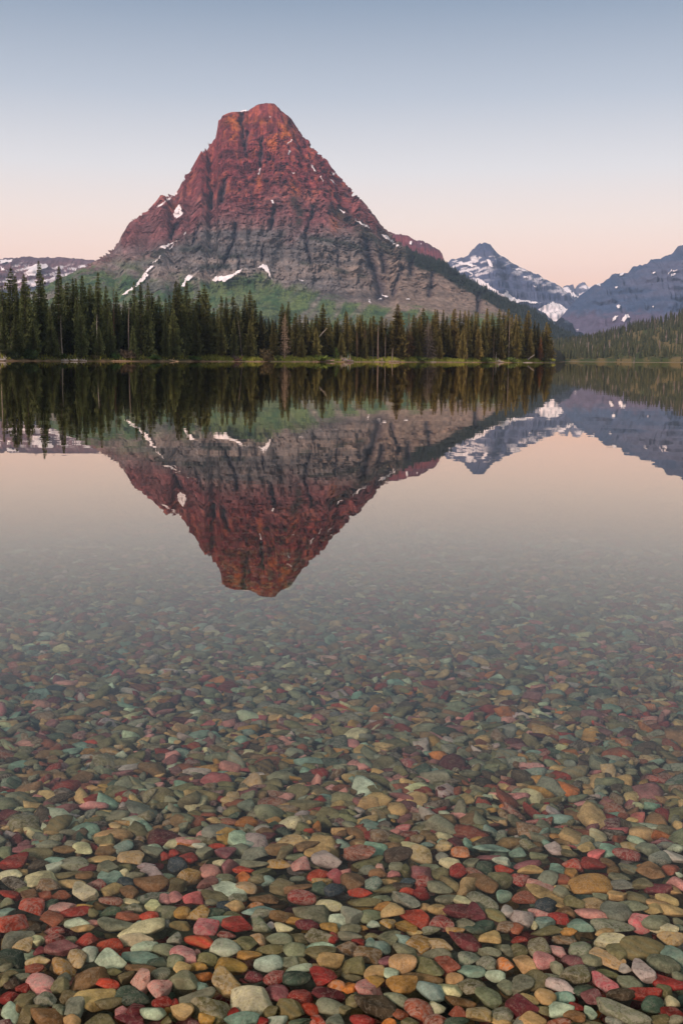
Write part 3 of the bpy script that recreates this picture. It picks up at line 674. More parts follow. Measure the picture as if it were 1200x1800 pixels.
def place_label(px):
    i = max(k for k in range(len(LANDMARKS)) if LANDMARKS[k][0] <= max(px, -5)); return i
ORD = ['first', 'second', 'third', 'fourth', 'fifth', 'sixth', 'seventh', 'eighth', 'ninth', 'tenth', 'eleventh', 'twelfth', 'thirteenth', 'fourteenth', 'fifteenth', 'sixteenth', 'seventeenth', 'eighteenth', 'nineteenth', 'twentieth', 'twenty-first', 'twenty-second', 'twenty-third', 'twenty-fourth', 'twenty-fifth', 'twenty-sixth', 'twenty-seventh', 'twenty-eighth', 'twenty-ninth', 'thirtieth']
cnt = {}
for px, top, cls, o in sorted(FOREST, key=lambda t: t[0]):
    i = place_label(px); nm = LANDMARKS[i][1]; key = (i, cls); k = cnt.get(key, 0); cnt[key] = k + 1
    hz = {'a': 'tall spruce on the skyline', 'b': 'low full spruce in front', 'c': 'spruce half hidden behind'}[cls]
    o['label'] = f"{hz}, {ORD[k]} rightward from {nm}"
    o['group'] = {'a': 'tall spruces along the point', 'b': 'low spruces at the front of the point', 'c': 'spruces behind the front row'}[cls]

# a few tallest ones have a look of their own
for px, top, cls, o in FOREST:
    if cls == 'a' and px == 74: o['label'] = 'tallest slender spruce of all, against the snowy plateau'
    if cls == 'a' and px == 105: o['label'] = 'tall full spruce above the pale logs, second tallest of the left group'
    if cls == 'a' and px == 696: o['label'] = 'tall spruce with a long bare pale trunk left of the brown dead spruce'
    if cls == 'a' and px == 565: o['label'] = 'pointed spruce towering over its neighbours between willow bush and root wad'

# ------------------------------------------------------------------ woods too far or too dense to count
def wood_mass(name, label, pts, rg, tiers=5, seg=6, wid=.16):
    """pts: (x, y, z, height, colour) ; small jagged conifers joined into one mass"""
    Vs, Fs, Cs = [], [], []; n0 = 0
    for (x, y, z, h, c) in pts:
        w = h * wid * rg.uniform(.75, 1.25)
        for k in range(tiers):
            t0 = .04 + .9 * k / tiers; t1 = min(1.0, t0 + 1.75 / tiers); r = w * (1 - t0) ** .8 * rg.uniform(.8, 1.15)
            a = rg.uniform(0, 6.28) + np.arange(seg) * 6.283 / seg
            rr = r * rg.uniform(.55, 1.2, seg)
            ring = np.stack([x + rr * np.cos(a), y + rr * np.sin(a), z + h * (t0 + rg.uniform(-.03, .03, seg))], -1)
            Vs.append(np.vstack([ring, [[x, y, z + h * t1]]])); Cs.append(np.tile(np.array(c) * rg.uniform(.8, 1.2), (seg + 1, 1)))
            i = np.arange(seg); Fs.append(np.stack([n0 + i, n0 + (i + 1) % seg, np.full(seg, n0 + seg)], -1)); n0 += seg + 1
    o = obj_np(name, np.vstack(Vs), np.vstack(Fs), M_NEEDLE_MASS, None, np.vstack(Cs))
    return tag(o, label, kind='stuff')
rg = np.random.RandomState(5)
pts = []
for k in range(520):
    p = rg.uniform(-40, 955); D = float(shore_d(p)) + rg.uniform(20, 90 if p < 930 else 40); h = rg.uniform(9, 15)
    pts.append((float(col_x(p, D)), D, float(land_z(D - shore_d(p))) - .3, h, (.020, .026, .014)))
wood_mass('forest', 'dark interior of the spruce wood on the point', pts, rg, 6, 7, .15)
pts = []
for k in range(3300):
    p = rg.uniform(965, 1420) if k % 8 else rg.uniform(950, 1010); t = rg.uniform(0, 1) ** .8; Y = 1180 + t * 850
    if noise3(p / 16, Y / 60, 4.0) > .28 and rg.rand() < .75 and t > .15: continue
    h = rg.uniform(9, 17) * (1.15 if t > .72 else 1) * (.6 if t < .02 else 1)
    ol = rg.rand(); c = np.array((.030, .040, .022)) * (1 - ol) + np.array((.062, .066, .03)) * ol
    if rg.rand() < .07: c = np.array((.13, .11, .09))
    if t > .7: c = c * .75
    pts.append((float(col_x(p, Y)), Y, float(hill_z(np.array([p]), np.array([Y]))[0]) - .5, h, tuple(c)))
wood_mass('hillside_forest', 'far conifer wood covering the low hill at the right', pts, rg, 4, 5, .15)
sel = np.where((MWOOD > .6) & (MPX > 440) & (MPX < 1010) & (MPY > 400) & (MV[:, 2] > 5))[0]
sel = sel[(MPX[sel] > 640) | (rg.rand(len(sel)) < .35)]
sel = rg.choice(sel, 2400, replace=False)
pts = [(MV[i, 0], MV[i, 1], MV[i, 2] - 2, rg.uniform(9, 19), (.022, .032, .024)) for i in sel]
sel = np.where((MVEG > .5) & (MPX > 60) & (MPX < 860) & (MPY > 484) & (MPY < 600) & (noise3(MPX / 26, MPY / 11, 6.0) > .02))[0]
for i in rg.choice(sel, 1900, replace=False): pts.append((MV[i, 0], MV[i, 1], MV[i, 2] - 1, rg.uniform(4, 9), (.026, .044, .026)))
wood_mass('mountain_forest', 'dark conifers thick along the right shoulder of the mountain and thin on its green foot', pts, rg, 3, 5, .17)

# ------------------------------------------------------------------ bank plants and driftwood
def grass():
    rg = np.random.RandomState(3); n = 20000
    p = rg.uniform(-60, 975, n); dd = rg.uniform(1.6, 8.5, n)
    keep = (rg.rand(n) < smooth(330, 430, p) * .9 + .12); p, dd = p[keep], dd[keep]; n = len(p)
    D = shore_d(p) + dd; X = col_x(p, D); Z = land_z(dd) - .05
    h = rg.uniform(.35, 1.0, n) * (1 + .5 * noise3(p / 14, dd / 3, 1)); a = rg.uniform(0, 6.28, n); w = rg.uniform(.12, .3, n)
    b = np.stack([X, D, Z], -1); dx = np.stack([np.cos(a) * w, np.sin(a) * w, np.zeros(n)], -1)
    tip = b + np.stack([rg.uniform(-.2, .2, n), rg.uniform(-.2, .2, n), h], -1)
    V = np.stack([b - dx, b + dx, tip], 1).reshape(-1, 3); F = np.arange(3 * n).reshape(-1, 3)
    c = np.array((.22, .25, .05)) * rg.uniform(.6, 1.35, (n, 1)) + np.array((.05, .02, 0)) * rg.rand(n, 1)
    c = c * (1 - .45 * smooth(520, 250, p)[:, None])
    tag(obj_np('grass', V, F, M_GRASS, None, np.repeat(c, 3, 0)), 'bright green grass along the bank below the spruces', kind='stuff')
grass()
def shrub(px, back, wpx, hpx, col, lab, n=520, name='shrub'):
    D = float(shore_d(px)) + back; x = float(col_x(px, D)); z0 = float(land_z(back)) - .1; W = wpx / FPX * D / 2; Hh = hpx / FPX * D
    e = empty(name, (x, D, z0)); rg = np.random.RandomState(int(px * 7 + wpx))
    V = []; F = []
    for k in range(14):
        a = rg.uniform(0, 6.28); r = rg.uniform(.2, .85); tip = np.array([math.cos(a) * W * r, math.sin(a) * W * .7 * r, Hh * rg.uniform(.6, .95)]); b = tip * np.array([.15, .15, 0]); q = len(V); w = .04
        V += [b + (-w, 0, 0), b + (w, 0, 0), tip]; F.append((q, q + 1, q + 2))
    o = obj_np('stems', V, F, M_DEAD, e); o.color = (.12, .085, .06, 1)
    u = rg.normal(size=(n, 3)); u /= np.linalg.norm(u, axis=1, keepdims=True); rr = rg.rand(n, 1) ** .4 * (1 + .28 * noise3(u[:, 0] * 2.5, u[:, 1] * 2.5, u[:, 2] * 2.5 + px)[:, None])
    P = u * rr; P[:, 2] = np.abs(P[:, 2]); P = P * np.array([W, W * .75, Hh * .95])
    s = .09 * max(W, .8) * rg.uniform(.6, 1.4, (n, 1)); d1 = rg.normal(size=(n, 3)); d2 = rg.normal(size=(n, 3))
    V = np.stack([P + d1 * s, P + d2 * s, P - (d1 + d2) * s * .6], 1).reshape(-1, 3); V[:, 2] = np.maximum(V[:, 2], 0)
    o = obj_np('foliage', V, np.arange(3 * n).reshape(-1, 3), M_LEAF, e); o.color = (*col, 1)
    tag(e, lab, 'shrub', 'shrubs on the far bank')
shrub(467, 2.2, 30, 20, (.105, .085, .042), 'round olive brown willow bush at the water edge', 900, 'willow_bush')
shrub(487, 2.6, 14, 9, (.085, .11, .03), 'small yellow green bush beside the brown dead spruce')
shrub(50, 3.0, 34, 16, (.035, .06, .022), 'dark green bush under the tall spruces at far left', 800)
shrub(22, 3.2, 26, 13, (.03, .045, .02), 'dark low bush nearest the left edge of the picture', 700)
shrub(112, 3.6, 16, 9, (.045, .085, .025), 'small green bush just behind the pale logs')
shrub(203, 3.2, 22, 11, (.045, .085, .025), 'green bush between the pale logs and the brown thicket')
shrub(222, 4.0, 34, 14, (.075, .06, .04), 'brown leafless thicket left of the short tan log', 800)
shrub(168, 3.2, 20, 7, (.07, .065, .03), 'low olive bush right of the pale logs')
shrub(270, 3.2, 26, 6, (.05, .09, .025), 'low green bush left of the short tan log')
shrub(340, 3.0, 30, 5, (.07, .11, .03), 'low yellow green bush right of the short tan log')
shrub(590, 4.6, 12, 22, (.09, .14, .03), 'tall lime green sapling bush behind the grey root wad')
shrub(612, 4.8, 12, 14, (.10, .13, .04), 'lime green bush at the right end of the root wad')
shrub(560, 3.6, 40, 7, (.11, .15, .03), 'long low bright bush left of the grey root wad')
shrub(735, 4.0, 34, 6, (.09, .12, .03), 'low green bush between the two dead spruces')
shrub(848, 3.6, 34, 6, (.09, .12, .03), 'low green bush left of the driftwood stump')
shrub(895, 3.6, 26, 7, (.08, .11, .03), 'low green bush right of the driftwood stump')
shrub(955, 3.2, 24, 9, (.07, .075, .03), 'olive bush by the tip of the point')

def limb(V, F, pts, radii, n=6):
    base = len(V); pts = [np.array(p, float) for p in pts]
    for i, (p, r) in enumerate(zip(pts, radii)):
        d = pts[min(i + 1, len(pts) - 1)] - pts[max(i - 1, 0)]; d /= np.linalg.norm(d) + 1e-9
        a = np.cross(d, (0.3, .2, 1.0)); a /= np.linalg.norm(a) + 1e-9; b = np.cross(d, a)
        for j in range(n): V.append(p + (a * math.cos(6.283 * j / n) + b * math.sin(6.283 * j / n)) * r)
    for i in range(len(pts) - 1):
        for j in range(n): F.append((base + i * n + j, base + i * n + (j + 1) % n, base + (i + 1) * n + (j + 1) % n, base + (i + 1) * n + j))
    F.append((base, base + 1, base + 2, base + 3)); e = base + (len(pts) - 1) * n; F.append((e, e + 1, e + 2, e + 3))
def log(px0, px1, back, r, lab, col, tilt=0.0, name='driftwood_log', z=None):
    D0 = float(shore_d((px0 + px1) / 2)) + back; x0, x1 = float(col_x(px0, D0)), float(col_x(px1, D0)); z0 = (float(land_z(back)) if z is None else z) + r * .6
    rg = np.random.RandomState(int(px0 * 3 + back * 10)); n = 7; P = []; Rr = []
    for i in range(n):
        t = i / (n - 1); P.append(((x1 - x0) * (t - .5), rg.uniform(-.12, .12), tilt * t + rg.uniform(-.05, .05))); Rr.append(r * (1 - .45 * t))
    e = empty(name, ((x0 + x1) / 2, D0, z0)); V = []; F = []; limb(V, F, P, Rr, 7)
    o = obj_np('stem', V, F, M_DEAD, e, flat=False); o.color = (*col, 1)
    V = []; F = []
    for k in range(5):
        t = rg.uniform(.2, .95); p = np.array(P[int(t * (n - 1))]); d = rg.normal(size=3); d[2] = abs(d[2]); d /= np.linalg.norm(d); limb(V, F, [p, p + d * r * 2.2, p + d * r * 3.5 + (0, 0, .1)], [r * .25, r * .17, r * .05], 5)
    o = obj_np('branch_stub', V, F, M_DEAD, e, flat=False); o.color = (*col, 1)
    tag(e, lab, 'log', 'driftwood along the far shore')
W_ = (.42, .40, .37)
log(108, 121, .5, .20, 'white bleached log, left one of the pale logs', W_); log(121, 137, .7, .22, 'white bleached log in the middle of the pale logs', W_); log(135, 153, .5, .17, 'thin white bleached log, right end of the pale logs', W_)
log(0, 12, .6, .3, 'pale grey log touching the left edge of the picture', (.3, .28, .25)); log(297, 314, .8, .3, 'short tan log on the gravel under the left spruces', (.38, .28, .18), -.3)
log(170, 230, .4, .14, 'long thin tan log lying along the shore left of the short log', (.26, .19, .13)); log(330, 382, .4, .13, 'long thin brown log at the water right of short tan log', (.24, .17, .12))
log(565, 588, .6, .34, 'thick pinkish log lying against the grey root wad', (.34, .25, .2), .3); log(545, 560, .4, .16, 'small brown log left of the thick pinkish log', (.2, .14, .1))
log(672, 702, .5, .28, 'pale tan log on the gravel below the short leaning trunk', (.36, .28, .21), .2); log(645, 676, .5, .2, 'thin tan log right of the root wad', (.33, .26, .2)); log(905, 935, .4, .16, 'thin white log on the gravel right of driftwood stump', (.42, .37, .32))
log(750, 766, .5, .2, 'pale log at the foot of the grey dead spruce', (.38, .33, .28)); log(960, 975, .5, .25, 'pale log lying at the tip of the point', (.42, .38, .34)); log(455, 466, .3, .14, 'small dark log in front of the willow bush', (.12, .09, .07))
def leaning(px0, y0, px1, y1, back, r, lab, col):
    D = float(shore_d(px0)) + back; x0, z0 = at_y(px0, y0, D); x1, z1 = at_y(px1, y1, D - 1.0)
    e = empty('leaning_trunk', (float(x0), D, float(z0))); V = []; F = []
    limb(V, F, [(0, 0, 0), ((x1 - x0) * .5, -.5, (z1 - z0) * .52), (x1 - x0, -1.0, z1 - z0)], [r, r * .8, r * .45], 7)
    o = obj_np('stem', V, F, M_DEAD, e, flat=False); o.color = (*col, 1)
    V = []; F = []; q = np.array(((x1 - x0) * .7, -.7, (z1 - z0) * .7)); limb(V, F, [q, q + (.2, -.1, .35)], [r * .25, r * .1], 5)
    o = obj_np('branch_stub', V, F, M_DEAD, e, flat=False); o.color = (*col, 1)
    tag(e, lab, 'dead trunk', 'leaning dead trunks')
leaning(561, 592, 574.5, 577, 5.0, .16, 'pale dead trunk leaning across the dark spruces', (.42, .38, .32))
leaning(927, 632, 939, 623.5, 1.5, .3, 'grey log leaning up from the shore near the tip', (.22, .2, .17))
def root_wad(px, back, wpx, hpx, lab, col, n, name):
    D = float(shore_d(px)) + back; x = float(col_x(px, D)); W = wpx / FPX * D / 2; Hh = hpx / FPX * D
    e = empty(name, (x, D, float(land_z(back)) - .1)); rg = np.random.RandomState(int(px))
    V = []; F = []; limb(V, F, [(-W * .9, 0, .15), (-W * .1, .1, Hh * .3), (W * .9, .2, .2)], [.3, .42, .25], 7)
    o = obj_np('stem', V, F, M_DEAD, e, flat=False); o.color = (*col, 1)
    for k in range(n):
        V = []; F = []; a = rg.uniform(.15, 2.99); x0 = rg.uniform(-.7, .6) * W; L = Hh * rg.uniform(.5, 1.05)
        p0 = np.array((x0, rg.uniform(-.3, .3), .2)); d = np.array((math.cos(a) * .9, rg.uniform(-.5, .3), math.sin(a)))
        limb(V, F, [p0, p0 + d * L * .5, p0 + d * L + rg.normal(size=3) * .15], [.2, .13, .04], 5)
        o = obj_np('root', V, F, M_DEAD, e, flat=False); o.color = (*tuple(c * rg.uniform(.7, 1.2) for c in col), 1)
    tag(e, lab, 'driftwood', 'tangled driftwood on the far shore')
root_wad(605, 1.2, 36, 12, 'big tangled grey root wad of driftwood at the shore', (.27, .23, .2), 26, 'root_wad')
root_wad(415, 1.4, 24, 11, 'brown tangled brush heap at the water edge', (.13, .09, .07), 26, 'brush_heap')
root_wad(876, .8, 14, 8, 'pale driftwood stump with upright roots on the gravel', (.36, .31, .26), 12, 'driftwood_stump')
root_wad(669, 2.5, 6, 6, 'small tan stump standing on the grass bank', (.33, .26, .19), 6, 'tree_stump')
# ------------------------------------------------------------------ the stones of the shallows
PAL = {'g': (110, 105, 84), 'o': (102, 91, 64), 't': (110, 125, 112), 'd': (62, 70, 58), 'b': (112, 82, 56), 'k': (66, 52, 42), 'n': (160, 126, 86), 'y': (150, 108, 58), 'a': (180, 104, 54),
       'r': (134, 50, 44), 'c': (162, 62, 46), 'm': (100, 48, 50), 'p': (196, 130, 122), 'q': (180, 92, 92), 'u': (118, 72, 72), 'w': (182, 166, 130), 's': (108, 106, 92), 'x': (56, 60, 64),
       'l': (160, 138, 132), 'e': (136, 74, 56), 'i': (156, 158, 136)}
CNAME = {'g': 'sage green', 'o': 'olive', 't': 'pale teal', 'd': 'dark green', 'b': 'brown', 'k': 'dark brown', 'n': 'tan', 'y': 'ochre', 'a': 'orange', 'r': 'red', 'c': 'scarlet', 'm': 'maroon', 'p': 'pink', 'q': 'rose',
         'u': 'mauve', 'w': 'cream', 's': 'grey', 'x': 'blackish', 'l': 'lilac grey', 'e': 'rusty red', 'i': 'whitish green'}
# per tile of the shallows: centre x y, width, height (quarter pixels of the 1200 x 1800 frame), turn, colour, form (0 round 1 slab 2 angular 3 three-cornered), marking (p plain v veined s speckled b banded)
TILES = {(0, 1640): """75 170 200 130 -15 d 2 p;125 40 200 110 15 s 3 p;170 88 145 90 -5 n 0 v;268 52 115 85 -10 w 0 p;385 40 150 90 10 r 2 v;285 118 100 50 0 m 0 p;452 105 250 105 12 u 2 p;505 35 100 45 5 g 0 p;618 52 140 80 15 r 2 p;775 82 185 95 0 c 0 p;640 145 130 95 -20 i 0 p;775 168 195 135 10 i 3 p;955 28 240 80 5 w 0 p;1020 90 190 85 8 i 0 v;1150 110 170 85 0 g 0 p;985 165 255 55 0 t 1 p;1110 200 155 50 8 d 0 p;265 185 160 80 10 n 0 v;440 220 200 125 0 y 2 v;555 180 150 95 -30 n 0 v;250 250 160 100 -10 e 2 p;45 228 100 55 5 g 0 p;65 268 130 40 5 o 1 p;170 308 115 60 -5 g 0 p;35 330 90 75 0 o 0 p;285 345 185 130 10 p 0 v;310 405 140 70 0 p 0 p;455 315 100 75 0 s 0 p;620 305 245 140 20 b 2 p;775 255 180 75 -10 o 0 p;985 240 240 80 -10 b 2 p;875 300 95 90 35 o 2 p;755 350 170 70 0 c 0 p;990 330 140 160 -60 p 2 v;1135 282 130 110 45 g 0 s;1115 400 170 125 0 p 2 v;165 385 100 70 -20 r 0 p;60 435 140 120 10 r 0 p;90 350 80 70 30 k 2 p;430 375 115 100 -30 o 2 p;680 435 270 130 15 n 1 p;880 405 140 90 20 d 0 p;960 455 190 90 -5 d 2 p;765 485 190 75 8 o 0 p;175 470 155 105 25 o 2 p;320 470 140 85 -20 s 2 v;485 440 120 70 20 o 0 p;1140 488 140 75 5 r 0 p;75 555 120 130 -50 i 0 p;125 535 60 100 -60 b 0 p;220 560 150 140 40 o 2 p;340 580 215 130 -20 b 2 p;420 540 90 110 -40 g 0 p;510 520 150 120 -25 s 2 p;510 605 110 80 -30 n 0 p;700 600 250 90 0 o 1 p;855 540 95 60 30 p 2 p;950 545 110 100 -20 m 2 p;930 600 230 70 -15 m 1 p;1085 560 170 120 -20 i 0 p;1185 520 60 70 0 y 0 p;40 620 110 50 0 m 2 v;1170 610 80 50 0 o 0 p""",
(300, 1640): """35 35 100 80 -10 s 0 v;210 40 240 90 -8 c 0 b;395 12 130 40 0 r 2 v;95 150 160 110 -30 p 0 v;185 115 60 70 0 p 2 v;375 105 190 120 -25 i 0 v;455 85 90 80 0 n 0 p;540 65 145 110 10 o 0 p;630 35 90 90 -40 n 0 v;765 40 190 85 -5 g 0 p;695 110 200 65 5 o 0 p;555 152 165 70 -3 y 0 p;875 118 160 105 -15 g 0 p;900 25 120 70 -30 o 2 p;1040 30 170 80 -20 o 2 v;1050 88 210 45 5 i 0 p;1140 40 80 65 -20 r 2 p;250 165 160 100 0 o 0 p;190 220 150 55 -8 y 0 p;430 230 195 115 -15 y 0 p;690 208 180 115 20 i 0 p;830 190 110 105 30 g 0 p;925 200 95 55 0 o 0 p;905 248 185 75 12 i 0 v;1060 145 200 110 15 o 2 p;1100 205 190 120 -15 n 2 p;1070 255 170 50 -8 b 1 p;30 190 120 110 -35 g 0 p;80 255 120 80 20 n 2 p;215 290 175 90 8 a 0 p;590 292 125 75 -10 m 0 s;400 350 255 150 -18 n 2 v;95 340 190 120 -15 g 2 p;220 360 110 50 -10 t 2 p;735 305 160 95 15 r 0 v;885 325 205 95 -3 d 0 p;1065 320 195 115 -5 r 2 p;1160 375 130 85 -5 a 0 v;555 455 250 230 20 w 2 v;745 405 155 140 10 u 0 p;910 430 170 140 -5 r 0 s;1110 430 220 75 -10 m 1 p;190 445 240 140 15 g 1 p;290 530 270 180 10 o 2 v;25 475 70 50 0 r 0 p;450 565 120 95 10 r 2 p;90 555 190 130 -15 n 2 p;845 525 210 130 -25 o 2 b;705 540 100 100 20 o 2 p;975 525 115 120 10 c 0 p;1120 515 210 100 -10 g 0 p;500 605 240 80 5 t 0 p;745 610 140 70 -5 i 2 v;255 610 120 70 0 y 0 p;1035 600 110 110 0 c 0 v;910 620 160 60 0 d 0 p;1150 605 130 85 0 s 0 p;645 615 90 60 0 r 0 p;160 625 90 50 0 u 0 s""",
(600, 1640): """60 20 170 60 0 g 0 p;340 35 150 95 -25 g 0 p;215 10 120 40 0 o 0 p;440 55 100 120 -50 t 0 p;540 60 140 160 -30 y 2 v;690 75 180 80 -5 n 0 v;870 45 200 110 -20 m 2 p;1055 45 160 100 15 n 2 p;1160 110 100 100 0 g 0 p;40 100 100 130 -30 b 2 v;120 65 100 45 0 r 2 p;203 62 95 60 -5 t 0 p;290 85 130 80 -35 t 0 p;180 135 180 100 -10 b 2 v;450 140 180 90 -30 g 0 p;320 185 105 110 -10 u 0 p;430 220 185 130 -15 n 0 s;660 150 220 85 0 g 0 p;745 215 190 120 -15 e 2 p;620 240 210 100 -30 o 2 p;895 160 150 120 0 s 0 v;1040 130 160 80 -8 g 2 p;1015 215 135 100 0 g 0 v;1150 215 120 100 15 a 2 v;75 230 190 130 -15 o 2 p;240 265 125 125 -20 n 0 p;345 285 100 80 30 i 2 p;915 260 160 80 -20 t 1 p;1082 292 140 85 5 i 0 p;60 295 130 40 -20 o 0 p;565 310 290 60 -5 b 0 p;790 315 125 85 -10 n 0 p;235 340 150 80 -35 y 0 p;410 370 220 130 -10 y 2 p;55 375 125 100 5 a 0 p;185 375 140 130 -30 p 2 v;760 385 165 110 -30 w 0 p;625 405 220 120 -25 t 0 p;930 370 175 160 15 o 2 v;385 465 190 85 -12 g 0 p;835 480 215 60 -5 b 0 p;1030 455 165 150 10 g 2 p;245 505 260 140 -25 k 2 p;545 530 190 160 5 e 0 v;675 510 110 90 0 w 2 v;400 570 90 70 -30 e 2 p;960 570 180 130 -10 n 2 v;1130 560 140 120 -20 g 0 v;25 530 90 85 0 o 0 p;85 480 110 80 0 o 0 p;815 555 130 70 0 e 0 p;660 605 170 110 15 e 2 v;145 610 170 70 -8 r 0 p;330 620 110 60 0 a 0 p;790 615 220 70 5 d 0 p;1110 610 140 70 -15 n 0 p;480 625 130 40 0 o 0 p;1165 370 100 90 30 g 0 p""",
(900, 1640): """45 115 120 100 -15 o 0 p;180 105 165 130 -40 o 0 v;50 40 120 40 -5 r 2 p;360 40 160 70 -5 b 2 v;480 100 150 120 30 g 0 v;315 115 140 65 -8 p 2 v;420 185 160 80 -15 u 0 p;675 50 210 125 5 w 2 v;730 130 130 120 -30 o 0 p;905 105 245 165 25 o 0 b;1105 35 170 100 -10 n 2 v;1130 140 210 120 -25 t 2 p;555 185 145 95 -10 g 0 p;660 170 205 80 -25 n 2 v;100 210 170 110 -25 n 2 p;215 198 140 115 -15 p 0 s;1060 205 195 110 -20 g 0 p;635 265 215 80 0 o 1 p;310 235 80 85 -45 g 2 p;440 285 210 140 -10 o 0 v;135 315 210 130 -35 o 1 p;65 360 140 150 -25 g 2 p;270 305 180 65 -5 g 0 p;785 250 90 90 0 l 0 p;920 275 170 140 -20 l 2 v;1100 330 220 110 -20 r 1 p;650 350 190 115 -10 q 2 v;830 345 180 90 -5 g 1 p;340 370 200 90 -10 l 0 v;1170 300 90 110 0 g 0 p;510 390 160 110 20 d 2 p;230 448 145 110 -10 n 0 b;360 430 150 75 -10 t 0 p;115 475 130 110 -10 n 0 p;760 435 200 90 -5 k 0 p;935 415 225 110 8 r 2 p;565 465 165 105 -5 u 2 p;450 500 105 110 -10 r 0 p;60 520 160 130 -30 m 2 p;325 525 170 110 20 i 0 p;1060 390 110 80 -20 o 2 p;1120 470 100 70 0 w 0 p;550 555 95 100 0 i 2 p;780 560 370 150 -8 g 2 v;220 540 90 80 0 o 0 p;435 585 150 75 -10 b 0 p;985 500 160 110 20 d 0 p;1120 550 200 90 -8 r 1 p;130 600 190 100 10 n 1 p;55 615 110 60 0 s 0 p;320 620 180 60 0 e 0 v;565 625 150 40 0 o 0 p;1035 600 100 80 30 o 0 p;720 610 140 60 -5 s 2 v;1150 610 130 50 0 g 0 p""",
(0, 1480): """40 55 100 80 0 g 0 p;165 45 150 60 5 u 0 p;260 65 220 75 -3 o 1 p;340 15 190 50 0 g 0 p;460 42 165 50 -3 b 0 p;590 30 150 70 -5 w 0 p;755 10 100 35 0 n 0 p;870 35 120 60 25 t 2 v;750 65 150 60 5 b 2 p;915 110 195 110 -5 n 2 v;1075 65 130 100 10 g 2 p;1165 85 80 65 0 r 0 p;110 130 205 120 -5 r 0 p;200 105 140 50 -15 b 0 p;385 115 190 50 0 t 1 p;370 160 100 80 20 i 2 v;265 155 130 65 20 k 2 p;515 145 215 90 5 g 0 v;620 175 140 55 5 m 1 p;720 112 210 25 0 n 1 p;770 180 150 110 10 g 2 p;885 160 100 45 -8 o 0 p;870 215 80 55 0 w 0 p;85 230 180 80 -3 w 0 v;165 210 80 50 -10 n 0 p;275 250 185 110 25 w 2 p;475 215 200 55 3 o 1 p;600 235 120 50 0 b 0 p;770 245 170 85 -15 t 1 p;955 235 120 65 10 g 0 p;1075 205 160 60 -8 l 0 p;1040 165 120 50 -5 l 0 p;500 280 200 65 3 n 0 p;100 295 200 60 -10 k 0 v;350 305 180 90 -15 b 2 v;680 290 140 75 -12 r 2 v;890 285 130 75 -5 x 0 p;1070 285 210 110 -20 b 2 p;790 335 130 80 30 n 0 p;905 350 135 80 -10 b 0 p;600 355 200 120 -5 w 2 v;70 360 160 55 0 r 1 p;150 330 140 45 0 o 0 p;220 380 150 65 -30 b 0 p;320 370 120 65 -10 e 0 p;440 375 125 60 -5 e 2 p;1085 370 210 60 12 d 2 v;360 430 110 70 10 d 0 p;785 415 160 55 -3 e 0 v;920 400 140 40 -5 w 1 p;950 445 140 50 -5 g 0 v;1085 450 115 70 -5 w 0 p;1165 390 90 80 20 p 0 p;215 455 215 110 -15 c 2 v;50 420 110 50 0 g 0 p;50 490 115 80 10 t 2 p;440 450 180 80 15 p 0 v;520 495 200 65 15 r 0 p;595 450 130 30 0 y 0 p;660 500 80 50 0 o 2 p;770 480 160 70 0 d 2 p;910 520 180 80 -5 e 0 p;1055 520 120 60 -10 c 0 p;1170 480 110 90 30 g 0 p;360 540 170 90 -25 e 2 p;90 570 190 100 15 c 2 v;540 565 160 100 10 i 0 p;670 555 110 55 5 p 0 s;580 605 160 70 8 n 0 p;820 570 250 100 -5 g 1 p;1000 600 290 90 18 w 0 p;245 600 110 60 0 k 0 p;390 615 140 55 0 r 2 v;985 570 90 40 10 t 0 p;1165 560 80 45 -5 s 0 p""",
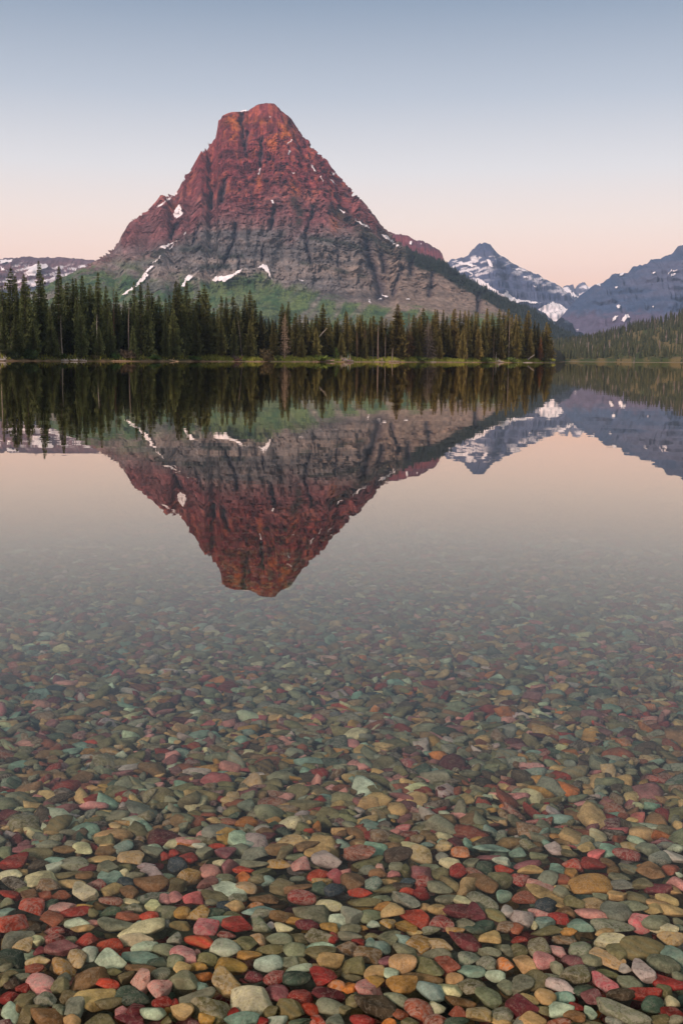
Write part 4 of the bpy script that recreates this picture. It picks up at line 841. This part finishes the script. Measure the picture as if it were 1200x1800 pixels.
(300, 1480): """100 45 150 60 -15 k 2 p;200 20 120 40 -5 i 0 p;330 15 120 40 0 c 0 p;240 75 120 80 0 g 0 p;385 70 125 85 -20 u 0 p;480 35 150 80 -5 g 2 p;580 70 170 80 15 s 2 p;735 35 140 80 20 b 2 p;800 60 90 120 50 o 1 p;880 35 60 70 0 q 0 p;1030 55 200 50 10 n 0 p;960 20 150 60 20 b 2 p;1085 120 195 115 8 l 0 v;25 75 70 50 0 r 0 p;125 115 125 70 -15 r 2 p;40 155 120 100 -20 x 0 p;145 220 130 150 50 y 2 v;270 195 135 110 -20 p 0 p;340 140 95 80 0 w 0 p;410 170 80 110 40 u 2 p;550 140 260 60 -10 g 1 p;760 140 165 70 0 y 0 v;910 170 150 105 -5 p 2 v;890 95 160 50 0 g 0 p;520 182 145 58 -5 c 0 p;510 238 130 70 -3 a 0 p;640 205 130 35 10 o 1 p;685 260 90 90 0 t 0 s;620 265 90 75 -20 o 0 p;1030 218 160 60 5 c 1 p;1160 220 120 100 -10 q 2 p;380 265 110 80 -20 g 0 p;890 250 115 50 0 s 0 p;780 300 130 90 -15 o 2 p;530 305 165 70 -8 n 0 v;390 325 275 60 -12 i 1 p;260 290 150 75 5 u 0 p;30 275 90 110 -30 o 0 p;1065 270 150 60 0 y 0 v;905 320 210 65 5 b 0 p;1050 320 130 80 10 d 0 p;1150 330 120 100 35 x 0 p;310 380 215 75 -8 o 1 p;475 385 130 50 0 g 0 v;650 375 230 60 -5 b 1 p;30 385 90 90 -20 p 0 p;155 395 170 95 -5 q 2 p;915 385 165 110 10 r 0 v;595 430 125 50 3 a 0 v;290 425 90 45 0 g 0 p;470 445 110 85 -20 n 2 p;395 450 110 75 -30 x 1 p;75 490 125 95 5 y 0 p;200 490 150 105 -10 y 2 v;310 480 130 70 10 d 2 p;1000 480 290 140 -5 g 1 p;1110 435 190 75 -10 w 0 v;630 475 240 60 12 t 1 p;640 500 150 70 10 g 2 v;440 510 130 40 -3 o 0 p;350 540 190 70 10 t 1 p;630 570 120 130 -50 g 1 v;790 520 180 80 5 b 2 p;880 545 130 50 0 y 0 p;960 575 165 70 -5 m 0 p;470 580 225 110 2 r 2 p;250 590 160 100 -5 q 2 v;70 575 150 55 -8 o 0 b;795 590 140 60 -5 w 2 v;705 580 60 50 0 l 0 p;1110 595 150 70 -15 y 2 p;1180 530 90 110 30 i 2 p""",
(600, 1480): """130 75 230 130 -5 e 2 v;230 35 170 100 -35 t 1 p;355 20 140 60 0 b 0 p;400 85 200 100 5 k 0 p;550 85 160 110 0 n 0 v;480 15 120 50 0 w 0 p;720 20 120 65 0 n 2 v;600 10 110 30 0 t 0 p;845 68 130 90 -15 a 0 v;1050 35 260 45 3 t 1 p;1025 90 180 45 -3 u 1 p;770 135 145 70 -15 w 2 p;705 105 90 60 0 s 0 p;910 140 120 70 10 g 0 p;195 130 200 60 25 o 1 p;190 185 130 60 0 s 0 p;270 175 70 70 0 p 0 v;385 165 110 60 0 g 0 p;450 195 70 90 -50 o 0 p;620 170 140 50 -5 g 0 p;1015 165 110 110 -20 d 0 p;1120 125 130 55 -5 i 2 p;1140 185 130 80 -10 c 0 p;90 265 160 130 10 b 0 p;20 215 90 100 0 p 2 p;560 205 140 80 0 u 2 p;695 210 135 65 12 o 0 p;820 200 120 80 -5 r 0 p;950 210 140 65 -25 e 2 v;1110 262 175 90 -5 o 1 p;215 290 130 110 -10 t 0 v;250 215 130 50 5 b 0 p;365 215 100 45 0 p 0 p;330 262 120 45 0 n 0 p;335 310 200 60 22 o 1 p;580 275 120 100 -30 r 2 v;685 320 170 100 5 g 0 p;470 265 110 60 -5 x 0 p;430 310 130 60 5 k 0 p;880 300 90 160 70 n 1 p;985 285 220 90 -20 b 0 p;760 290 80 110 -40 o 0 p;130 358 170 50 0 c 0 p;470 345 100 55 -20 c 2 p;285 390 140 40 -5 g 1 p;565 365 110 90 -10 r 2 p;160 410 240 50 -3 o 0 p;455 415 210 100 -20 s 2 v;745 395 180 65 5 g 0 p;600 450 95 75 0 n 2 p;855 415 135 55 -5 w 0 p;985 410 220 90 -20 g 0 v;1140 365 105 105 -10 t 0 p;810 475 260 105 -10 m 0 p;950 495 140 110 -20 m 2 p;65 510 130 120 15 s 3 p;310 445 170 60 5 y 0 p;215 505 165 90 0 g 0 p;365 500 130 110 30 n 2 p;525 525 205 100 -25 c 1 p;710 560 170 95 -10 r 3 v;680 475 100 90 20 n 2 p;225 565 95 45 0 i 0 p;325 580 110 100 0 y 2 v;465 570 175 90 -15 y 1 p;870 570 135 85 -5 g 2 p;980 590 220 70 15 d 1 p;1095 520 150 70 -25 o 0 b;1165 490 90 100 -20 l 0 v;1150 590 110 95 -20 b 0 v;630 610 130 60 0 g 0 v;800 615 130 50 0 y 0 v;60 605 150 70 0 g 0 p;140 600 100 35 0 y 0 p;515 625 110 35 0 n 0 p""",
(900, 1480): """40 70 100 80 10 t 0 p;160 45 120 40 5 k 0 p;185 92 125 55 -5 g 0 p;300 45 100 60 -30 l 0 v;370 35 110 50 -5 n 0 p;400 80 120 45 0 o 0 p;525 40 130 85 -5 n 2 p;685 50 135 105 -10 t 0 p;800 82 190 85 -3 r 0 v;590 85 130 65 5 q 0 p;960 45 180 100 -10 s 2 p;1150 100 170 80 -10 l 0 v;1040 115 120 80 -20 s 0 s;110 150 205 65 5 u 0 p;120 195 175 60 3 n 0 p;435 150 110 110 -20 c 2 v;570 155 145 85 -15 r 0 p;320 190 120 80 -3 t 2 p;245 245 130 110 -20 s 0 p;670 140 110 65 0 b 0 p;710 185 120 55 35 b 0 p;820 180 120 105 0 s 2 b;900 175 90 50 -10 a 0 p;985 210 190 110 10 b 2 p;1120 180 120 75 10 e 2 p;1175 215 60 50 0 i 0 p;360 260 125 65 -10 e 0 p;410 225 100 75 -10 y 2 p;50 255 110 90 -10 r 2 v;200 295 180 70 -25 p 0 v;550 290 270 140 15 y 0 s;750 240 140 60 -10 g 0 p;770 295 170 65 -3 s 0 p;900 300 150 75 0 o 0 p;1020 320 200 100 0 m 2 p;1130 320 160 60 -40 n 1 p;1160 280 90 110 -40 p 0 p;350 320 110 40 0 n 0 p;350 355 120 65 -10 g 2 p;235 370 300 60 -22 n 1 p;75 390 160 85 0 e 0 s;235 430 150 110 -5 x 0 p;425 420 125 110 10 o 0 p;565 425 155 90 -15 n 0 s;740 370 130 110 10 n 2 p;880 385 150 70 -20 o 0 p;620 385 110 50 -5 g 0 p;715 490 165 120 -25 s 1 p;840 445 210 80 -5 g 0 p;1030 420 200 45 0 n 0 p;1090 395 120 65 -25 n 0 p;1000 470 150 85 0 n 2 p;1140 480 190 80 -15 n 0 p;380 490 130 70 -15 b 0 p;565 500 230 85 -12 p 0 s;60 520 170 150 -35 l 0 v;185 495 150 60 -10 p 2 v;335 530 130 80 -30 r 0 p;230 550 130 80 -10 t 0 p;480 580 180 90 -10 t 2 p;900 545 180 110 10 q 2 v;1015 565 230 110 15 g 0 p;700 580 280 80 -8 g 0 v;250 600 230 60 10 o 1 p;1060 600 140 80 -30 w 2 v;650 620 150 50 5 n 2 p;395 615 120 50 0 y 0 p;30 610 100 70 0 e 0 p;1170 560 80 60 0 g 0 p;1165 605 90 40 0 s 0 p;155 570 40 70 70 w 1 p"""}
STONES = []
for (ox, oy), txt in TILES.items():
    for row in txt.replace('\n', '').split(';'):
        a = row.split(); cx, cy, w, h, rot = (float(t) for t in a[:5])
        STONES.append((ox + cx / 4, oy + cy / 4, w / 4, h / 4, rot, a[5], int(a[6]), a[7]))

def ico(sub):
    bm = bmesh.new(); bmesh.ops.create_icosphere(bm, subdivisions=sub, radius=1.0)
    v = np.array([tuple(x.co) for x in bm.verts]); f = np.array([[x.index for x in p.verts] for p in bm.faces]); e = np.array([[x.index for x in p.verts] for p in bm.edges]); bm.free()
    return v, f, e
ICO = {k: ico(k) for k in (1, 2, 3, 4)}
def stone_shape(rg, form, sub):
    """a worn stone: a sphere cut by flats, its edges rubbed round, filling the box -1..1"""
    v, f, e = ICO[sub]; p = v.copy()
    if form in (1, 2): p = np.sign(p) * np.abs(p) ** (.72 if form == 2 else .82); p /= np.linalg.norm(p, axis=1).max() * .92
    def cut(n, d):
        nonlocal p
        n = np.array(n, float); n /= np.linalg.norm(n); s = p @ n - d; p = p - np.clip(s, 0, None)[:, None] * n
    if form == 0: k, lo, hi, it = 13, .47, .85, (2 if rg.rand() < .2 else 1)
    elif form == 1: k, lo, hi, it = 12, .46, .86, 1
    else: k, lo, hi, it = 16, .42, .76, 1
    for i in range(k):
        n = rg.normal(size=3); n[2] *= .7; cut(n, rg.uniform(lo, hi))
    if form == 1: cut((rg.uniform(-.12, .12), rg.uniform(-.12, .12), 1), .42); cut((0, 0, -1), .45)
    if form == 2: cut((rg.uniform(-.3, .3), rg.uniform(-.3, .3), 1), rg.uniform(.45, .65))
    if form == 3:
        a0 = rg.uniform(0, 6.28)
        for i in range(3): cut((math.cos(a0 + 2.09 * i + rg.uniform(-.2, .2)), math.sin(a0 + 2.09 * i), rg.uniform(0, .3)), rg.uniform(.36, .48))
        cut((0, .1, 1), .5)
    it = it if sub >= 3 else (1 if form == 0 else 0)
    for _ in range(it * (2 if sub == 4 else 1)):
        acc = np.zeros_like(p); cnt = np.zeros(len(p)); np.add.at(acc, e[:, 0], p[e[:, 1]]); np.add.at(acc, e[:, 1], p[e[:, 0]]); np.add.at(cnt, e[:, 0], 1); np.add.at(cnt, e[:, 1], 1)
        p = .45 * p + .55 * acc / cnt[:, None]
    s = rg.uniform(0, 90); a = .10 if form == 2 else .07
    p = p * (1 + a * fbm(p[:, 0] * 1.3 + s, p[:, 1] * 1.3, p[:, 2] * 1.3, 3))[:, None]
    if sub >= 3: p = p * (1 + (.030 if form == 2 else .012) * fbm(p[:, 0] * 6 + s, p[:, 1] * 6, p[:, 2] * 6, 3))[:, None]
    lo_, hi_ = p.min(0), p.max(0)
    return (p - (lo_ + hi_) / 2) / ((hi_ - lo_) / 2), f

def stone_mat(name, from_object):
    m, nt, bs = new_mat(name)
    if from_object:
        oi = nt.nodes.new('ShaderNodeObjectInfo'); col, pat = oi.outputs['Color'], oi.outputs['Alpha']
    else:
        at = attr_n(nt); col, pat = at.outputs['Color'], at.outputs['Alpha']
    p = position_n(nt)
    # broad cloudiness, fine grain
    c = mixc(nt, 'MULTIPLY', 1.0, col, ramp_n(nt, noise_n(nt, 26, 5, .6, p), [(.3, .45), (.7, 1.42)]))
    c = mixc(nt, 'MULTIPLY', 1.0, c, ramp_n(nt, noise_n(nt, 190, 4, .7, p), [(.3, .70), (.7, 1.25)]))
    fv = ramp_n(nt, math_n(nt, 'ABSOLUTE', math_n(nt, 'SUBTRACT', noise_n(nt, 30, 4, .6, p, 1.6), .5)), [(0.0, .42), (.03, 0.0)])
    c = mixc(nt, 'MIX', fv, c, mixc(nt, 'MIX', .5, col, (.5, .44, .36)))
    # rusty or pale clouding on part of the surface
    st = ramp_n(nt, noise_n(nt, 17, 3, .55, p, .6), [(.56, 0.0), (.68, .55)])
    c = mixc(nt, 'MIX', math_n(nt, 'MULTIPLY', st, .45), c, mixc(nt, 'MIX', .55, col, (.30, .20, .10)))
    def gate(v): return math_n(nt, 'COMPARE', pat, v, .09)
    vein = ramp_n(nt, math_n(nt, 'ABSOLUTE', math_n(nt, 'SUBTRACT', noise_n(nt, 38, 5, .65, p, 1.2), .5)), [(0.0, .85), (.055, 0.0)])
    blot = ramp_n(nt, noise_n(nt, 75, 4, .65, p), [(.53, 0.0), (.62, .8)])
    c = mixc(nt, 'MIX', math_n(nt, 'MULTIPLY', math_n(nt, 'MAXIMUM', math_n(nt, 'MULTIPLY', vein, .9), math_n(nt, 'MULTIPLY', blot, .7)), gate(.66)), c, mixc(nt, 'MIX', .6, col, (.50, .45, .38)))
    dk = ramp_n(nt, noise_n(nt, 90, 5, .7, p, .5), [(.34, .75), (.44, 0.0)])
    c = mixc(nt, 'MIX', math_n(nt, 'MULTIPLY', dk, gate(.66)), c, mixc(nt, 'MULTIPLY', 1.0, col, (.3, .27, .25)))
    vo = nt.nodes.new('ShaderNodeTexVoronoi'); vo.inputs['Scale'].default_value = 330; nt.links.new(p, vo.inputs['Vector'])
    spk = ramp_n(nt, vo.outputs['Distance'], [(.22, .9), (.36, 0.0)])
    c = mixc(nt, 'MIX', math_n(nt, 'MULTIPLY', spk, gate(.33)), c, mixc(nt, 'MIX', .5, col, (.55, .48, .40)))
    wv = nt.nodes.new('ShaderNodeTexWave'); wv.inputs['Scale'].default_value = 22; wv.inputs['Distortion'].default_value = 3.0; wv.inputs['Detail'].default_value = 3; wv.inputs['Detail Scale'].default_value = 2.0
    wv.bands_direction = 'DIAGONAL'; nt.links.new(p, wv.inputs['Vector'])
    c = mixc(nt, 'MIX', math_n(nt, 'MULTIPLY', math_n(nt, 'MULTIPLY', wv.outputs['Fac'], .6), gate(.94)), c, mixc(nt, 'MIX', .5, col, (.34, .22, .08)))
    nt.links.new(c, bs.inputs['Base Color'])
    bs.inputs['Roughness'].default_value = .8; bs.inputs['Specular IOR Level'].default_value = .03
    h = math_n(nt, 'ADD', noise_n(nt, 120, 6, .7, p), math_n(nt, 'MULTIPLY', noise_n(nt, 40, 3, .5, p), 1.2))
    bump_n(nt, bs, h, .55, .004)
    return m
M_STONE = stone_mat('wet_stone', True); M_PEBBLES = stone_mat('wet_pebbles', False)
PATV = {'p': 0.0, 's': .33, 'v': .66, 'b': .94}
ALB = 1.62
def albedo(code, rg):
    c = np.array(lin(PAL[code])) * np.array((.90, 1.0, 1.0)) * ALB * rg.uniform(.85, 1.15) * (.85 if code in 'rcmeaq' else 1); c = c * rg.uniform(.94, 1.06, 3)
    return c * min(1, .60 / c.max())

def stone_pose(cx, cy, w, h, rot, form, rg):
    """size and place of a stone on the bed from its outline in the picture"""
    zb = -0.10
    for _ in range(3):
        x, y = at_z(cx, cy + .15 * h, zb + .018); zb = float(bed_z(x, y))
    d = float((np.array([x, y, zb - CAMZ]) @ RM)[2] * -1); al = math.atan2(CAMZ - zb, math.hypot(x, y))
    W, Hh = w * d / FPX, h * d / FPX
    ta = math.tan(R(max(min(rot, 72), -72))); psi = math.atan2(ta, math.sin(al)); psi = max(min(psi, 1.25), -1.25)
    k = math.sqrt(math.cos(psi) ** 2 + (math.sin(al) * math.sin(psi)) ** 2)
    L = W / max(k, .6) if abs(rot) < 35 else max(W, Hh / math.sin(al) * .75)
    if abs(rot) >= 35: L = min(L, 1.5 * max(W, Hh))
    T = (.36 if form == 1 else .52) * min(L, 1.3 * Hh / math.cos(al))
    T = min(T, .80 * Hh / math.cos(al))
    D = math.sqrt(max(Hh ** 2 - (T * math.cos(al)) ** 2, (.3 * Hh) ** 2)) / math.sin(al)
    if abs(rot) >= 35: D = min(D, W)
    D = min(max(D, .5 * L), 1.15 * L)
    return float(x), float(y), zb, L, D, T, psi
# ground taken by each placed stone, then the 300 largest become stones of their own
rgs = np.random.RandomState(21)
posed = []
for s in STONES:
    posed.append((s, stone_pose(*s[:5], s[6], rgs)))
order = sorted(range(len(posed)), key=lambda i: -posed[i][0][2] * posed[i][0][3])
BIG = set(order[:300])
PROTO = {f: [] for f in range(4)}
for f in range(4):
    for k in range({0: 14, 1: 8, 2: 14, 3: 4}[f]):
        v, fc = stone_shape(np.random.RandomState(500 + 37 * f + k), f, 4 if f >= 2 else 3)
        me = mesh_np('stone', v, fc, flat=False); me.materials.append(M_STONE); PROTO[f].append(me)
OVER = 1.05                                             # stones press against one another
def pose_matrix(x, y, z, L, D, T, psi, rg, tilt=9):
    return Matrix.Translation((x, y, z)) @ Matrix.Rotation(psi, 4, 'Z') @ Matrix.Rotation(R(rg.uniform(-tilt, tilt)), 4, 'X') @ Matrix.Rotation(R(rg.uniform(-tilt, tilt)), 4, 'Y') @ Matrix.Diagonal((L / 2 * OVER, D / 2 * OVER, T / 2 * OVER, 1))
named = []; extra = []
for i, (s, (x, y, zb, L, D, T, psi)) in enumerate(posed):
    z = zb + .014 + T * .22 + rgs.uniform(-.003, .004)
    M = pose_matrix(x, y, z, L, D, T, psi, rgs)
    c = albedo(s[5], rgs)
    if i in BIG:
        o = bpy.data.objects.new('stone', PROTO[s[6]][rgs.randint(len(PROTO[s[6]]))]); o.matrix_world = M; o.color = (*c, PATV[s[7]]); link(o)
        named.append((s, o))
    else: extra.append((M, c, PATV[s[7]], s[6]))

# labels: look, then the two nearest neighbours
FORM = ['rounded', 'flat', 'angular', 'three-cornered']; MARK = {'p': '', 'v': 'mottled ', 's': 'speckled ', 'b': 'banded '}
def size_word(a): return 'large ' if a > 1150 else ('small ' if a < 520 else '')
P = np.array([(s[0], s[1]) for s, o in named]); used = {}
descr = [f"{size_word(s[2]*s[3])}{MARK[s[7]]}{CNAME[s[5]]} {FORM[s[6]]}" for s, o in named]
short = [CNAME[s[5]] for s, o in named]
def zone(x, y):
    v = 'bottom edge' if y > 1745 else ('lower stones' if y > 1660 else ('middle stones' if y > 1570 else 'upper stones'))
    hz = 'far left' if x < 150 else ('left' if x < 420 else ('centre' if x < 780 else ('right' if x < 1050 else 'far right')))
    return v, hz
for i, (s, o) in enumerate(named):
    d = np.hypot(P[:, 0] - s[0], (P[:, 1] - s[1]) * 1.5); nb = np.argsort(d)[1:4]
    tries = [f"{descr[i]} stone beside {short[nb[0]]} and {short[nb[1]]} ones"]
    v, hz = zone(s[0], s[1])
    tries += [f"{descr[i]} stone beside {short[nb[0]]} and {short[nb[1]]} ones, {v}", f"{descr[i]} stone beside {short[nb[0]]}, {short[nb[1]]} and {short[nb[2]]} ones, {hz}", f"{descr[i]} stone beside {short[nb[0]]}, {short[nb[1]]} and {short[nb[2]]} ones, {hz}, {v}"]
    for t in tries:
        if t not in used: break
    used[t] = 1
    tag(o, t, 'stone', 'stones of the near shallows')

# all the other pebbles of the bed, out to where the sky's mirror hides them
def pebbles():
    rg = np.random.RandomState(77)
    cols = 'g o t d b k n y a r c m p q u w s x l e i'.split(); wts = np.array([15, 20, 4.5, 4, 13, 7, 10, 3.5, 1.5, 4, 1.8, 5, 3, 1, 6, 3, 7, 1.5, 3, 5, 2]); wts /= wts.sum()
    pal = np.array([np.array(lin(PAL[c])) * np.array((.88, 1.0, 1.0)) * (.70 if c in 'rcmeaq' else 1) for c in cols]) * ALB
    lib = {sub: [stone_shape(np.random.RandomState(900 + k), rf, sub) for k, rf in enumerate([0, 1, 2, 2, 1, 2, 0, 2, 1, 2, 2, 3, 0, 1, 2, 1])] for sub in (1, 2, 3)}
    Vs, Fs, Cs = [], [], []; n0 = 0
    def add(sub, k, Mx, col, pat):
        nonlocal n0
        v, f = lib[sub][k]; Vs.append(v @ Mx[:3, :3].T + Mx[:3, 3]); Fs.append(f + n0); n0 += len(v)
        Cs.append(np.tile(np.array([*col, pat]), (len(v), 1)))
    for M, c, pat, form in extra:
        add(3, rg.randint(16), np.array(M), c, pat)
    NPX = np.array([(s[0], s[1], s[2], s[3]) for s, _ in posed])
    def layer(y0, y1, sx, sub, size, dz, lower):
        ys = y0
        while ys < y1:
            half = .33 * max(ys, 1.6) * 1.12 + .75
            for xs in np.arange(-half + rg.uniform(0, sx), half, sx):
                x = xs + rg.uniform(-.42, .42) * sx; y = ys + rg.uniform(-.45, .45) * sx * .8
                zb = float(np.interp(y, [-60, -8, -1.6, 0, 2, 10, 18, 30], [1.6, .55, 0, -.06, -.12, -.42, -.85, -1.7]))
                s = size * min(rg.lognormal(-.03, .34), 1.9); asp = rg.uniform(.42, .9); th = rg.uniform(.2, .44)
                down = 0.0
                q = np.array([[x, y, zb + .02]]); 
                if y > .3:
                    px, py = project(q); px, py = px[0], py[0]
                    if (1490 if lower is None else 1440) < py < 1822 and -20 < px < 1220:
                        if lower is None: continue
                        down = .010
                psi = rg.normal(0, .7)
                ti = 16
                M = Matrix.Translation((x, y, zb + dz - down + s * th * .18)) @ Matrix.Rotation(psi, 4, 'Z') @ Matrix.Rotation(R(rg.normal(0, ti)), 4, 'X') @ Matrix.Rotation(R(rg.normal(0, ti)), 4, 'Y') @ Matrix.Diagonal((s / 2, s * asp / 2, s * th / 2, 1))
                k = rg.choice(len(cols), p=wts); c = pal[k] * rg.uniform(.8, 1.2) * rg.uniform(.94, 1.06, 3); c = c * min(1, .6 / c.max())
                pat = rg.choice([0, .33, .66, .94], p=[.66, .07, .22, .05])
                add(sub, rg.randint(16), np.array(M), c, pat)
            ys += sx * .72
    layer(1.2, 3.6, .050, 2, .054, -.026, True)            # lower bed, seen in the gaps of the near stones
    layer(1.0, 2.4, .046, 2, .060, .014, None)
    layer(2.4, 4.4, .041, 2, .056, .014, None)              # upper bed
    layer(4.4, 5.6, .040, 2, .054, .016, None)
    layer(5.6, 7.5, .042, 1, .055, .016, None)
    layer(7.5, 12, .058, 1, .072, .014, None)
    layer(12, 17, .10, 1, .12, .014, None)
    layer(-2.5, 1.0, .085, 1, .11, .01, None)
    V, F, C = np.vstack(Vs), np.vstack(Fs), np.vstack(Cs)
    tag(obj_np('pebbles', V, F, M_PEBBLES, None, C, flat=False), 'countless smooth red, green and tan pebbles covering the clear shallows', kind='stuff')
pebbles()
# ------------------------------------------------------------------ haze
def haze():
    me = bpy.data.meshes.new('haze'); bm = bmesh.new()
    bmesh.ops.create_cube(bm, size=1.0)
    for v in bm.verts: v.co = Vector((v.co.x * 17000, 3700 + v.co.y * 22000, 600 + v.co.z * 1230))
    bm.to_mesh(me); bm.free()
    m = bpy.data.materials.new('haze_air'); m.use_nodes = True; nt = m.node_tree; nt.nodes.clear()
    out = nt.nodes.new('ShaderNodeOutputMaterial'); pv = nt.nodes.new('ShaderNodeVolumePrincipled')
    pv.inputs['Color'].default_value = (0.52, 0.72, 1.0, 1); pv.inputs['Density'].default_value = HAZE_DENSITY; pv.inputs['Anisotropy'].default_value = 0.0
    nt.links.new(pv.outputs[0], out.inputs['Volume'])
    me.materials.append(m)
    o = link(bpy.data.objects.new('haze', me)); tag(o, 'thin pale blue morning haze over lake and mountains', kind='stuff')
HAZE_DENSITY = 4.3e-5
haze()
